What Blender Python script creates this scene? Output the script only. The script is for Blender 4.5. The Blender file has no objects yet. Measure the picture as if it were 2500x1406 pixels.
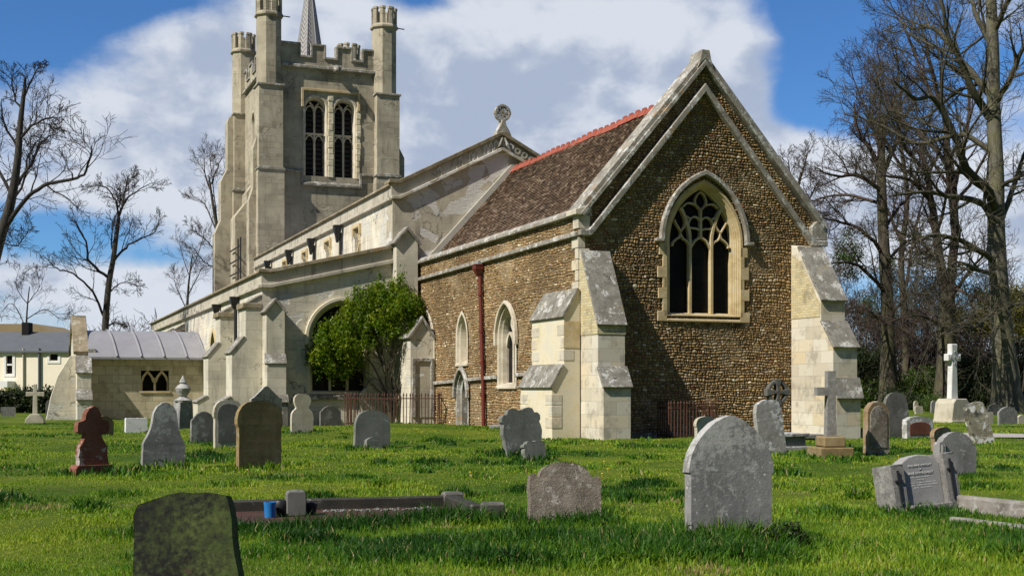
import bpy, bmesh, math, random
import numpy as np
from mathutils import Vector, Matrix
from mathutils.geometry import tessellate_polygon
R = math.radians
random.seed(7)
sc = bpy.context.scene
COL = sc.collection

# ------------------------------------------------------------------ camera, sky, sun, exposure
F, CX, YH, EYE = 3090.0, 1250.0, 950.0, 1.4          # focal length / centre / horizon in photo pixels, eye height
cam = bpy.data.cameras.new('camera'); camo = bpy.data.objects.new('camera', cam); COL.objects.link(camo)
camo.location = (0, 0, EYE); camo.rotation_euler = (R(90), 0, 0)
cam.sensor_width = 36; cam.lens = 36 * F / 2500; cam.shift_y = (YH - 703) / 2500
cam.clip_end = 3000; cam.clip_start = 0.1
sc.camera = camo
SUN_EL = R(45)
SUN_H = Vector((.782, .623, 0)).normalized()          # horizontal direction the light travels
sun = bpy.data.lights.new('sun', 'SUN'); suno = bpy.data.objects.new('sun', sun); COL.objects.link(suno)
sun.energy = 5.0; sun.angle = R(.5); sun.color = (1, .945, .85)
d = Vector((SUN_H.x * math.cos(SUN_EL), SUN_H.y * math.cos(SUN_EL), -math.sin(SUN_EL)))
suno.rotation_euler = d.to_track_quat('-Z', 'Y').to_euler(); suno.location = (-20, -20, 40)
sc.view_settings.view_transform = 'Standard'; sc.view_settings.look = 'None'
sc.view_settings.gamma = 1; sc.view_settings.exposure = 0.36
sc.cycles.max_bounces = 6; sc.cycles.transparent_max_bounces = 4
sc.cycles.use_denoising = True

# ------------------------------------------------------------------ node helpers
class NT:
    def __init__(s, nt): s.nt = nt
    def n(s, typ, ins=None, **props):
        o = s.nt.nodes.new(typ)
        for k, v in props.items(): setattr(o, k, v)
        for k, v in (ins or {}).items(): s.set(o.inputs[k], v)
        return o
    def set(s, inp, v):
        if hasattr(v, 'is_output') or isinstance(v, bpy.types.NodeSocket): s.nt.links.new(v, inp)
        else: inp.default_value = v
    def m(s, op, a, b=0.0, c=0.0, clamp=False):
        o = s.nt.nodes.new('ShaderNodeMath'); o.operation = op; o.use_clamp = clamp
        for i, v in enumerate((a, b, c)): s.set(o.inputs[i], v)
        return o.outputs[0]
    def vm(s, op, a, b=(0, 0, 0), c=None):
        o = s.nt.nodes.new('ShaderNodeVectorMath'); o.operation = op
        s.set(o.inputs[0], a)
        if op == 'SCALE': s.set(o.inputs[3], b)
        else: s.set(o.inputs[1], b)
        return o.outputs[0]
    def mix(s, fac, a, b, blend='MIX'):
        o = s.nt.nodes.new('ShaderNodeMix'); o.data_type = 'RGBA'; o.blend_type = blend
        s.set(o.inputs[0], fac); s.set(o.inputs[6], c4(a)); s.set(o.inputs[7], c4(b))
        return o.outputs[2]
    def ramp(s, fac, stops, interp='LINEAR'):
        o = s.nt.nodes.new('ShaderNodeValToRGB'); o.color_ramp.interpolation = interp
        e = o.color_ramp.elements
        while len(e) < len(stops): e.new(.5)
        for i, (p, c) in enumerate(stops): e[i].position = p; e[i].color = c4(c)
        s.set(o.inputs[0], fac); return o.outputs[0]
    def step(s, v, lo, hi):
        o = s.nt.nodes.new('ShaderNodeMapRange'); o.clamp = True; o.interpolation_type = 'SMOOTHSTEP'
        s.set(o.inputs[0], v); o.inputs[1].default_value = lo; o.inputs[2].default_value = hi
        return o.outputs[0]
    def noise(s, vec, scale, det=5.0, rough=.6, dist=0.0, col=False):
        o = s.n('ShaderNodeTexNoise', {'Vector': vec, 'Scale': scale, 'Detail': det, 'Roughness': rough, 'Distortion': dist})
        return o.outputs[1 if col else 0]
    def sep(s, v):
        o = s.n('ShaderNodeSeparateXYZ', {0: v}); return o.outputs
    def comb(s, x, y, z=0.0):
        return s.n('ShaderNodeCombineXYZ', {0: x, 1: y, 2: z}).outputs[0]
def c4(c):
    if isinstance(c, (tuple, list)): return (c[0], c[1], c[2], 1.0)
    if isinstance(c, (int, float)): return (c, c, c, 1.0)
    return c

def newmat(name, rnd=False):
    m = bpy.data.materials.new(name); m.use_nodes = True
    t = NT(m.node_tree); b = m.node_tree.nodes['Principled BSDF']
    b.inputs['Roughness'].default_value = .9
    b.inputs['Specular IOR Level'].default_value = .25
    co = t.n('ShaderNodeTexCoord').outputs['Object']
    if rnd:
        r = t.n('ShaderNodeObjectInfo').outputs['Random']
        co = t.vm('ADD', co, t.vm('SCALE', (13.1, 7.7, 5.3), t.m('MULTIPLY', r, 9.0)))
    return m, t, b, co
def bump(t, b, h, strength=.5, dist=.02):
    o = t.n('ShaderNodeBump', {'Height': h, 'Strength': strength, 'Distance': dist})
    t.set(b.inputs['Normal'], o.outputs[0])

# ------------------------------------------------------------------ sky (world): Nishita blue behind procedural cumulus
w = bpy.data.worlds.new('World'); sc.world = w; w.use_nodes = True
T = NT(w.node_tree); bg = w.node_tree.nodes['Background']; bg.inputs['Strength'].default_value = .068
sky = T.n('ShaderNodeTexSky', sky_type='NISHITA'); sky.sun_disc = False
sky.sun_elevation = SUN_EL; sky.sun_rotation = math.atan2(-SUN_H.x, -SUN_H.y)
sky.air_density = 1.0; sky.dust_density = .05; sky.ozone_density = 3.0
dirv = T.vm('NORMALIZE', T.n('ShaderNodeTexCoord').outputs['Generated'])
sx, sy, sz = T.sep(dirv)[:3]
yy = T.m('MAXIMUM', T.m('ABSOLUTE', sy), .08)
az = T.m('DIVIDE', sx, yy); el = T.m('DIVIDE', sz, yy)
elp = T.m('ADD', T.m('MAXIMUM', sz, 0), .12)
cpl = T.comb(T.m('DIVIDE', sx, elp), T.m('DIVIDE', sy, elp), 0)        # flat cloud deck seen in perspective
cdir = T.comb(sx, sy, T.m('MULTIPLY', sz, 1.45))
warp = T.vm('SCALE', T.vm('SUBTRACT', T.noise(cdir, 9, 4, .5, col=True), (.5, .5, .5)), .045)
cdir = T.vm('ADD', cdir, warp)
n1 = T.noise(cdir, 6.5, 10, .56)
n1b = T.noise(T.vm('ADD', cdir, (-.022, -.012, .034)), 6.5, 6, .52)      # the same cloud a little nearer the sun: gives billows a lit and a shaded side
n2 = T.noise(cdir, 17, 8, .6)
def blob(px, py, rx, ry, w):
    a, e = (px - CX) / F, (YH - py) / F
    q = T.m('ADD', T.m('POWER', T.m('ABSOLUTE', T.m('DIVIDE', T.m('SUBTRACT', az, a), rx / F)), 2.0),
            T.m('POWER', T.m('ABSOLUTE', T.m('DIVIDE', T.m('SUBTRACT', el, e), ry / F)), 2.0))
    return T.m('MULTIPLY', T.m('EXPONENT', T.m('MULTIPLY', q, -1.0)), w)
cov = T.m('ADD', T.m('MULTIPLY', T.m('SUBTRACT', n1, .5), 2.3), T.m('MULTIPLY', T.m('SUBTRACT', n2, .5), .8))
cov = T.m('ADD', cov, .26)
for bl in ((60, 30, 260, 170, -.85), (330, -10, 240, 75, -.8), (150, 560, 330, 50, -.55), (360, 625, 240, 34, -.42),
           (1010, -10, 120, 60, -.95), (2010, 60, 170, 240, -1.0), (1840, 290, 130, 120, .7), (1980, 400, 200, 60, .45), (1900, 120, 60, 70, .25), (1900, 270, 110, 110, -.55), (1700, -60, 80, 90, -.2),
           (2330, 330, 260, 80, -.5), (2290, 690, 200, 70, -.5), (2250, 130, 360, 180, -.45), (60, 740, 160, 60, -.2),
           (1350, 330, 560, 360, .62), (500, 300, 380, 260, .50), (60, 660, 160, 50, .45), (2480, 500, 160, 90, .45), (1960, 500, 190, 110, .75), (1790, 190, 90, 120, .25), (1900, 380, 120, 60, .35),
           (150, 460, 260, 40, .3), (230, 705, 330, 45, .75), (2130, 520, 200, 110, .45), (2440, 30, 120, 60, .35), (2250, 600, 300, 60, .35), (2480, 250, 110, 60, .3), (1500, 60, 330, 160, .35), (700, 60, 350, 120, .35)):
    cov = T.m('ADD', cov, blob(*bl))
mask = T.step(cov, -.18, .58)
relief = T.m('MULTIPLY', T.m('SUBTRACT', n1, n1b), 3.2)
n3 = T.noise(cdir, 3.2, 4, .5)
lit = T.step(T.m('ADD', T.m('ADD', relief, T.m('MULTIPLY', n3, .9)), T.m('MULTIPLY', n2, .75)), .56, 1.12)
ccol = T.mix(lit, (4.7, 5.5, 7.1), (8.1, 8.6, 9.5))
edge = T.m('MULTIPLY', T.m('MULTIPLY', mask, T.m('SUBTRACT', 1.0, mask)), 1.4)
ccol = T.mix(edge, ccol, (7.2, 7.6, 8.3))
blue = T.mix(1.0, sky.outputs[0], (.50, .86, 1.28), 'MULTIPLY')
mask = T.m('MULTIPLY', mask, T.m('MULTIPLY', T.step(sy, -.15, .25), T.step(sz, .75, .45)))    # broken cloud ahead, clear sky overhead and behind
skyc = T.mix(T.m('MULTIPLY', mask, .97), blue, ccol)
fill_cut = T.m('MULTIPLY', T.step(sy, .05, -.30), T.step(sz, .70, .35))       # dark cloud added to the unseen sky behind the camera, cuts fill light
T.set(bg.inputs['Color'], T.mix(T.m('MULTIPLY', fill_cut, .92), skyc, T.mix(n1, (.45, .52, .66), (1.3, 1.45, 1.7))))

# ------------------------------------------------------------------ mesh helpers
class MB:
    def __init__(s): s.v = []; s.f = []
    def add(s, vs, fs):
        o = len(s.v); s.v += [tuple(p) for p in vs]; s.f += [tuple(i + o for i in f) for f in fs]
    def box(s, x0, x1, y0, y1, z0, z1):
        s.add([(x, y, z) for x in (x0, x1) for y in (y0, y1) for z in (z0, z1)],
              [(0, 1, 3, 2), (4, 6, 7, 5), (0, 4, 5, 1), (2, 3, 7, 6), (0, 2, 6, 4), (1, 5, 7, 3)])
    def slab(s, outer, holes, pl, a, b):
        """polygon with holes extruded: pl 'E' maps (p,q)->(p,a,q), 'S' maps (p,q)->(a,p,q), 'Z' maps (p,q)->(p,q,a)"""
        mp = {'E': lambda p, d: (p[0], d, p[1]), 'S': lambda p, d: (d, p[0], p[1]), 'Z': lambda p, d: (p[0], p[1], d)}[pl]
        loops = [list(outer)] + [list(h) for h in holes]
        flat = [p for l in loops for p in l]
        tris = tessellate_polygon([[Vector((p[0], p[1], 0)) for p in l] for l in loops])
        n = len(flat)
        fs = [tuple(t) for t in tris] + [tuple(i + n for i in t) for t in tris]
        k = 0
        for l in loops:
            m = len(l)
            for i in range(m): fs.append((k + i, k + (i + 1) % m, k + (i + 1) % m + n, k + i + n))
            k += m
        s.add([mp(p, a) for p in flat] + [mp(p, b) for p in flat], fs)
    def bar(s, path, w, pl, a, b, closed=False):
        """a strip of width w along a 2-D path, extruded from a to b"""
        mp = {'E': lambda p, d: (p[0], d, p[1]), 'S': lambda p, d: (d, p[0], p[1]), 'Z': lambda p, d: (p[0], p[1], d)}[pl]
        P = [Vector(p) for p in path]; n = len(P); ws = w if isinstance(w, (list, tuple)) else [w] * n
        L, Rr = [], []
        for i in range(n):
            if closed: d0, d1 = P[i] - P[i - 1], P[(i + 1) % n] - P[i]
            else: d0 = P[i] - P[i - 1] if i else P[1] - P[0]; d1 = P[i + 1] - P[i] if i < n - 1 else P[i] - P[i - 1]
            d0 = d0.normalized(); d1 = d1.normalized(); t = (d0 + d1)
            t = t.normalized() if t.length > 1e-6 else d0
            nn = Vector((-t.y, t.x)); k = ws[i] / 2 / max(.45, nn.dot(Vector((-d0.y, d0.x))))
            L.append(P[i] + nn * k); Rr.append(P[i] - nn * k)
        vs = [mp(p, a) for p in L] + [mp(p, a) for p in Rr] + [mp(p, b) for p in L] + [mp(p, b) for p in Rr]
        fs = []
        for i in range(n if closed else n - 1):
            j = (i + 1) % n
            fs += [(i, j, n + j, n + i), (2 * n + i, 3 * n + i, 3 * n + j, 2 * n + j), (i, 2 * n + i, 2 * n + j, j), (n + i, n + j, 3 * n + j, 3 * n + i)]
        if not closed: fs += [(0, n, 3 * n, 2 * n), (n - 1, 3 * n - 1, 4 * n - 1, 2 * n - 1)]
        s.add(vs, fs)
    def tube(s, pts, rad, n=8, cap=True):
        P = [Vector(p) for p in pts]; rs = rad if isinstance(rad, (list, tuple)) else [rad] * len(P)
        vs = []; fs = []
        for i, p in enumerate(P):
            t = (P[min(i + 1, len(P) - 1)] - P[max(i - 1, 0)]).normalized()
            a = t.cross(Vector((0, 0, 1)) if abs(t.z) < .9 else Vector((1, 0, 0))).normalized(); b = t.cross(a)
            for k in range(n):
                th = 2 * math.pi * k / n; vs.append(p + (a * math.cos(th) + b * math.sin(th)) * rs[i])
        for i in range(len(P) - 1):
            for k in range(n): fs.append((i * n + k, i * n + (k + 1) % n, (i + 1) * n + (k + 1) % n, (i + 1) * n + k))
        if cap: fs += [tuple(range(n)), tuple(range((len(P) - 1) * n, len(P) * n))]
        s.add(vs, fs)
    def lathe(s, prof, n=16, c=(0, 0), rot=0.0):
        vs = []; fs = []
        for r, z in prof:
            for k in range(n):
                th = 2 * math.pi * k / n + rot; vs.append((c[0] + r * math.cos(th), c[1] + r * math.sin(th), z))
        for i in range(len(prof) - 1):
            for k in range(n): fs.append((i * n + k, i * n + (k + 1) % n, (i + 1) * n + (k + 1) % n, (i + 1) * n + k))
        fs += [tuple(range(n)), tuple(range((len(prof) - 1) * n, len(prof) * n))]
        s.add(vs, fs)
    def loft(s, rings):
        """open quads between successive equal-length point rings"""
        n = len(rings[0]); vs = [p for r in rings for p in r]; fs = []
        for i in range(len(rings) - 1):
            for k in range(n - 1): fs.append((i * n + k, i * n + k + 1, (i + 1) * n + k + 1, (i + 1) * n + k))
        s.add(vs, fs)
    def build(s, name, mat, parent=None, bevel=0, seg=1, smooth=False, recalc=True, jit=0):
        me = bpy.data.meshes.new(name); me.from_pydata(s.v, [], s.f)
        bm = bmesh.new(); bm.from_mesh(me)
        if recalc: bmesh.ops.recalc_face_normals(bm, faces=bm.faces)
        if bevel:
            ed = [e for e in bm.edges if len(e.link_faces) == 2 and e.calc_face_angle(0) > R(28)]
            bmesh.ops.bevel(bm, geom=ed, offset=bevel, segments=seg, affect='EDGES', profile=.6, clamp_overlap=True)
        if jit:
            rr = random.Random(len(s.v))
            for v_ in bm.verts: v_.co += Vector((rr.uniform(-1, 1), rr.uniform(-1, 1), rr.uniform(-1, 1))) * jit
        bm.to_mesh(me); bm.free()
        if smooth:
            for p in me.polygons: p.use_smooth = True
            try: me.set_sharp_from_angle(angle=R(40))
            except Exception: pass
        me.materials.append(mat)
        o = bpy.data.objects.new(name, me); COL.objects.link(o)
        if parent: o.parent = parent
        return o
def np_mesh(name, V, faces_list, mat, parent=None, smooth=False, colors=None):
    """faces_list: list of (m,k) int arrays"""
    me = bpy.data.meshes.new(name); me.vertices.add(len(V)); me.vertices.foreach_set('co', np.asarray(V, np.float32).ravel())
    idx = np.concatenate([f.ravel() for f in faces_list]); tot = np.concatenate([np.full(len(f), f.shape[1]) for f in faces_list])
    st = np.concatenate([[0], np.cumsum(tot)[:-1]])
    me.loops.add(len(idx)); me.loops.foreach_set('vertex_index', idx.astype(np.int32))
    me.polygons.add(len(tot)); me.polygons.foreach_set('loop_start', st.astype(np.int32))
    try: me.polygons.foreach_set('loop_total', tot.astype(np.int32))
    except Exception: pass
    if smooth: me.polygons.foreach_set('use_smooth', np.ones(len(tot), bool))
    if colors is not None:
        a = me.attributes.new('tint', 'FLOAT_COLOR', 'POINT'); a.data.foreach_set('color', np.asarray(colors, np.float32).ravel())
    me.materials.append(mat); me.update(calc_edges=True); me.validate()
    o = bpy.data.objects.new(name, me); COL.objects.link(o)
    if parent: o.parent = parent
    return o
def tag(o, label=None, cat=None, group=None, kind=None):
    if label: o['label'] = label
    if cat: o['category'] = cat
    if group: o['group'] = group
    if kind: o['kind'] = kind
    return o
def empty(name, loc=(0, 0, 0), rz=0.0):
    o = bpy.data.objects.new(name, None); COL.objects.link(o); o.location = loc; o.rotation_euler = (0, 0, rz)
    o.empty_display_size = .2; return o
def arch(c, s, z0, zs, rise, n=10):
    """pointed arch outline: up the left jamb, over, down the right jamb (list of 2-D points)"""
    if rise <= s * 1.001: rise = s * 1.001
    r = (s * s + rise * rise) / (2 * s); a1 = math.asin(min(1, rise / r))
    L = [(c - s + r - r * math.cos(a1 * i / n), zs + r * math.sin(a1 * i / n)) for i in range(n + 1)]
    Rr = [(2 * c - p[0], p[1]) for p in reversed(L[:-1])]
    return [(c - s, z0)] + L + Rr + [(c + s, z0)]
def rounded(c, s, z0, zs, rise, n=9):
    L = [(c - s * math.cos(math.pi * i / n), zs + rise * math.sin(math.pi * i / n)) for i in range(n + 1)]
    return [(c - s, z0)] + L + [(c + s, z0)]

# ------------------------------------------------------------------ ground height and pixel -> world helpers
def gz(x, y):
    return (.24 * np.exp(-((x + 3.5) / 5.5) ** 2 - ((y - 40.5) / 4.0) ** 2) + .10 * np.exp(-((x - 27) / 4) ** 2 - ((y - 57) / 6) ** 2)
            + .025 * np.sin(x * .9 + 1.3) * np.sin(y * .7) + .02 * np.sin(x * .37 - y * .53) + .022 * np.sin(x * 2.3 + np.sin(y * 1.7)) * np.sin(y * 1.9 + .8 * np.sin(x * 1.1)))
def at(px, py):
    z = 0.0
    for _ in range(4):
        Y = (EYE - z) * F / (py - YH); X = (px - CX) / F * Y; z = float(gz(X, Y))
    return Vector((X, Y, z))
def P3(px, py, Y): return Vector(((px - CX) / F * Y, Y, EYE + (YH - py) / F * Y))

# ------------------------------------------------------------------ materials
def stone_mat(name, cols, sc1=3.0, lich=None, lich_amt=.5, lich_sc=9.0, stain=(.08, .075, .06), stain_amt=.5, bmp=.5, bd=.02, rnd=True, spots=0.0, streak=0.0, speck=0.0, crust=0.0):
    m, t, b, co = newmat(name, rnd)
    n = t.noise(co, sc1, 9, .65); c = t.ramp(n, [(.28 + .44 * i / (len(cols) - 1), k) for i, k in enumerate(cols)])
    big = t.noise(co, sc1 * .35, 4, .6, .4)
    fine = t.noise(co, sc1 * 12, 6, .7)
    c = t.mix(t.m('MULTIPLY', t.step(t.m('ADD', big, t.m('MULTIPLY', t.m('SUBTRACT', fine, .5), .5)), .5, .72), stain_amt), c, stain)
    if streak:
        x, y, z = t.sep(co)[:3]
        st = t.noise(t.comb(t.m('MULTIPLY', x, 7), t.m('MULTIPLY', y, 7), t.m('MULTIPLY', z, .8)), 1.0, 6, .65)
        c = t.mix(t.m('MULTIPLY', t.step(st, .5, .68), streak), c, stain)
    for i, lc in enumerate(lich or []):
        off = t.vm('ADD', co, (3.7 * i + 1, 1.9 * i, 5.1 * i))
        l1 = t.noise(off, lich_sc, 8, .72); l2 = t.noise(off, lich_sc * .22, 3, .5)
        k = t.step(t.m('ADD', l1, t.m('MULTIPLY', t.m('SUBTRACT', l2, .5), .9)), .70 - .28 * lich_amt - (.0 if i == 0 else -.10), .78 - .28 * lich_amt - (.0 if i == 0 else -.10))
        c = t.mix(t.m('MULTIPLY', k, .85), c, lc)
    if spots:
        v = t.n('ShaderNodeTexVoronoi', {'Vector': co, 'Scale': 9.0}, feature='F1')
        c = t.mix(t.m('MULTIPLY', t.step(v.outputs[0], .14, .09), spots), c, (.75, .75, .72))
    if crust:
        zc = t.sep(t.n('ShaderNodeTexCoord').outputs['Object'])[2]
        cr = t.m('ADD', t.m('ADD', t.m('MULTIPLY', t.noise(co, 13, 7, .7), .8), t.m('MULTIPLY', t.noise(t.vm('ADD', co, (1, 3, 8)), 3.2, 4, .6), .5)), t.m('MULTIPLY', t.step(zc, .45, 1.15), .16))
        c = t.mix(t.m('MULTIPLY', t.step(cr, .72, .84), crust), c, (.47, .465, .43))
    if speck:
        sp = t.m('MULTIPLY', t.step(t.noise(co, 75, 3, .6), .60, .66), t.step(t.noise(t.vm('ADD', co, (2, 6, 4)), 2.4, 4, .6), .42, .66)); c = t.mix(t.m('MULTIPLY', sp, speck), c, (.56, .56, .53))
    c = t.mix(t.m('MULTIPLY', fine, .5), c, t.mix(1.0, c, (.55, .55, .55), 'MULTIPLY'))
    t.set(b.inputs['Base Color'], c)
    h = t.m('ADD', t.m('MULTIPLY', n, .6), t.m('MULTIPLY', fine, .4)); bump(t, b, h, bmp, bd)
    return m

def cobble_mat():
    """stone colour comes from each modelled cobble; the material adds grain and lichen specks"""
    m, t, b, co = newmat('cobble_wall')
    c = t.n('ShaderNodeAttribute', attribute_name='tint').outputs['Color']
    fine = t.noise(co, 45, 5, .7); med = t.noise(co, 9, 5, .65)
    c = t.mix(t.m('MULTIPLY', t.step(med, .55, .75), .35), c, (.40, .36, .27))
    c = t.mix(t.m('MULTIPLY', t.step(t.noise(t.vm('ADD', co, (4, 1, 8)), 26, 3, .6), .66, .72), .5), c, (.52, .50, .43))
    c = t.mix(t.m('MULTIPLY', fine, .5), c, t.mix(1.0, c, (.6, .6, .6), 'MULTIPLY'))
    t.set(b.inputs['Base Color'], c); bump(t, b, fine, .4, .01); return m
def render_mat(name, base, base2, stain, peel=None, peel_thr=.62, block=0.0, bmp=.4, streak=.4, lichen=None):
    """old stucco: mottled, streaked, cracked, peeling in patches to the stone below"""
    m, t, b, co = newmat(name)
    x, y, z = t.sep(co)[:3]
    n = t.noise(co, .9, 8, .62, .3); f = t.noise(co, 9, 7, .7)
    c = t.mix(t.step(n, .34, .66), base, base2)
    h = t.m('MULTIPLY', f, .5)
    st = t.noise(t.comb(t.m('MULTIPLY', x, 3.2), t.m('MULTIPLY', y, 3.2), t.m('MULTIPLY', z, .45)), 1.0, 7, .65)
    c = t.mix(t.m('MULTIPLY', t.step(st, .50, .72), streak), c, stain)
    p2 = t.comb(t.m('ADD', x, y), z, 0)
    if block:
        br = t.n('ShaderNodeTexBrick', {'Vector': p2, 'Color1': c4(1), 'Color2': c4(.55), 'Mortar': c4(.2), 'Scale': 1.0, 'Mortar Size': .012,
                                        'Mortar Smooth': .4, 'Brick Width': .72, 'Row Height': .36}); br.offset = .5
        show = t.step(t.noise(t.vm('ADD', co, (3, 8, 1)), .5, 3, .5), .42, .62)
        c = t.mix(t.m('MULTIPLY', show, block), c, t.mix(1.0, c, br.outputs['Color'], 'MULTIPLY'))
        h = t.m('ADD', h, t.m('MULTIPLY', br.outputs['Fac'], -.5))
    if peel:
        pv = t.n('ShaderNodeTexVoronoi', {'Vector': t.vm('ADD', t.comb(t.m('MULTIPLY', t.m('ADD', x, y), 1.6), t.m('MULTIPLY', z, 2.3), 0), t.vm('SCALE', t.noise(co, 4, 4, .6, col=True), .5)), 'Scale': 1.0}, voronoi_dimensions='2D')
        pn = t.m('ADD', t.m('MULTIPLY', t.noise(t.vm('ADD', co, (1.7, 5.1, 3.3)), .42, 3, .5), .78), t.m('MULTIPLY', t.sep(pv.outputs['Color'])[0], .27))
        k = t.step(pn, peel_thr, peel_thr + .012)
        bk = t.noise(t.comb(t.m('MULTIPLY', t.m('ADD', x, y), 1.4), t.m('MULTIPLY', z, 4.5), 0), 3.0, 5, .7)
        c = t.mix(k, c, t.mix(bk, peel, tuple(v * .55 for v in peel)))
        h = t.m('ADD', h, t.m('MULTIPLY', k, t.m('ADD', -1.5, t.m('MULTIPLY', bk, 1.2))))
    wv = t.vm('ADD', co, t.vm('SCALE', t.noise(co, 2.2, 4, .6, col=True), .9))
    cr = t.n('ShaderNodeTexVoronoi', {'Vector': wv, 'Scale': .55}, feature='DISTANCE_TO_EDGE')
    ck = t.m('MULTIPLY', t.step(cr.outputs[0], .012, .004), t.step(t.noise(co, .6, 2, .5), .5, .56))
    c = t.mix(t.m('MULTIPLY', ck, .75), c, (.10, .09, .07))
    if lichen:
        lk = t.step(t.noise(t.vm('ADD', co, (7, 2, 9)), 5, 8, .75), .60, .70)
        c = t.mix(t.m('MULTIPLY', lk, .6), c, lichen)
    c = t.mix(t.m('MULTIPLY', f, .35), c, t.mix(1.0, c, (.55, .54, .5), 'MULTIPLY'))
    t.set(b.inputs['Base Color'], c); bump(t, b, h, bmp, .03)
    return m

def ashlar_mat(name, cols, bw=.62, rh=.3, mort=.008, stain=(.13, .12, .095), stain_amt=.5):
    m, t, b, co = newmat(name)
    x, y, z = t.sep(co)[:3]
    wv = t.noise(co, 3, 2, .5)
    p2 = t.comb(t.m('ADD', t.m('ADD', x, y), t.m('MULTIPLY', wv, .03)), t.m('ADD', z, t.m('MULTIPLY', wv, .03)), 0)
    br = t.n('ShaderNodeTexBrick', {'Vector': p2, 'Color1': c4(0), 'Color2': c4(1), 'Mortar': c4(.5), 'Scale': 1.0, 'Mortar Size': mort,
                                    'Mortar Smooth': .5, 'Brick Width': bw, 'Row Height': rh, 'Bias': 0.0}); br.offset = .5
    c = t.ramp(br.outputs['Color'], [(i / (len(cols) - 1), k) for i, k in enumerate(cols)])
    n = t.noise(co, 2.2, 8, .65); f = t.noise(co, 16, 6, .7)
    c = t.mix(t.m('MULTIPLY', t.step(n, .48, .68), stain_amt), c, stain)
    c = t.mix(t.m('MULTIPLY', br.outputs['Fac'], .55), c, (.22, .19, .14))
    c = t.mix(t.m('MULTIPLY', f, .4), c, t.mix(1.0, c, (.55, .54, .5), 'MULTIPLY'))
    t.set(b.inputs['Base Color'], c)
    bump(t, b, t.m('ADD', t.m('MULTIPLY', f, .4), t.m('MULTIPLY', br.outputs['Fac'], -.9)), .5, .02)
    return m

def tile_mat():
    m, t, b, co = newmat('clay_tile')
    x, y, z = t.sep(co)[:3]
    v = t.m('MULTIPLY', z, 1 / .0781)
    br = t.n('ShaderNodeTexBrick', {'Vector': t.comb(y, v, 0), 'Color1': c4(0), 'Color2': c4(1), 'Mortar': c4(.5), 'Scale': 1.0, 'Mortar Size': .012,
                                    'Mortar Smooth': .3, 'Brick Width': .17, 'Row Height': 1.0}); br.offset = .5
    c = t.ramp(br.outputs['Color'], [(0, (.065, .045, .030)), (.35, (.125, .082, .052)), (.7, (.19, .125, .078)), (.9, (.30, .22, .15)), (1, (.42, .34, .26))])
    c = t.mix(t.m('MULTIPLY', t.step(t.noise(co, .8, 5, .6), .5, .7), .5), c, (.07, .05, .042))
    c = t.mix(t.m('MULTIPLY', t.step(t.noise(co, 5, 6, .7), .62, .7), .6), c, (.30, .23, .17))
    c = t.mix(t.m('MULTIPLY', t.step(t.noise(t.vm('ADD', co, (5, 5, 5)), 3, 6, .7), .66, .70), .7), c, (.27, .065, .035))
    c = t.mix(t.m('MULTIPLY', br.outputs['Fac'], .7), c, (.03, .022, .018))
    t.set(b.inputs['Base Color'], c); bump(t, b, t.m('ADD', br.outputs['Color'], t.noise(co, 30, 4, .7)), .6, .02)
    return m
def plain_mat(name, col, rough=.6, var=.35, sc1=12, metal=0.0, spec=.3, rnd=False, bmp=.15):
    m, t, b, co = newmat(name, rnd)
    n = t.noise(co, sc1, 6, .65); c = t.mix(n, tuple(v * (1 - var) for v in col), tuple(min(1, v * (1 + var)) for v in col))
    t.set(b.inputs['Base Color'], c); b.inputs['Roughness'].default_value = rough; b.inputs['Metallic'].default_value = metal
    b.inputs['Specular IOR Level'].default_value = spec
    bump(t, b, n, bmp, .01); return m
def glass_mat():
    m, t, b, co = newmat('leaded_glass')
    x, y, z = t.sep(co)[:3]
    br = t.n('ShaderNodeTexBrick', {'Vector': t.comb(t.m('ADD', x, y), z, 0), 'Color1': c4(.0), 'Color2': c4(1), 'Mortar': c4(.5), 'Scale': 1.0, 'Mortar Size': .006, 'Brick Width': .16, 'Row Height': .24}); br.offset = 0
    c = t.ramp(br.outputs['Color'], [(0, (.006, .006, .008)), (.7, (.010, .009, .011)), (1, (.016, .013, .013))])
    t.set(b.inputs['Base Color'], c); b.inputs['Roughness'].default_value = .35; b.inputs['Specular IOR Level'].default_value = .12
    bump(t, b, t.m('ADD', br.outputs['Color'], t.m('MULTIPLY', br.outputs['Fac'], -1)), .25, .01); return m
def spire_mat():
    m, t, b, co = newmat('spire_lead')
    x, y, z = t.sep(co)[:3]
    a = t.m('MULTIPLY', t.m('ARCTAN2', t.m('SUBTRACT', y, 50.3), t.m('SUBTRACT', x, 3.45)), 8 / (2 * math.pi))
    tri = t.m('ABSOLUTE', t.m('SUBTRACT', t.m('FRACT', t.m('ADD', a, 20.0)), .5))
    s = t.m('FRACT', t.m('ADD', t.m('MULTIPLY', z, 3.2), t.m('MULTIPLY', tri, 2.6)))
    roll = t.m('MAXIMUM', t.step(s, .17, .05), t.step(t.m('ABSOLUTE', t.m('SUBTRACT', tri, .02)), .045, .02))
    n = t.noise(co, 5, 6, .65)
    c = t.mix(n, (.19, .18, .17), (.36, .35, .33)); c = t.mix(t.m('MULTIPLY', t.step(s, .36, .22), .8), c, (.07, .065, .06))
    t.set(b.inputs['Base Color'], c); b.inputs['Roughness'].default_value = .55; b.inputs['Specular IOR Level'].default_value = .5
    bump(t, b, roll, 1.0, .06); return m
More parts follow.
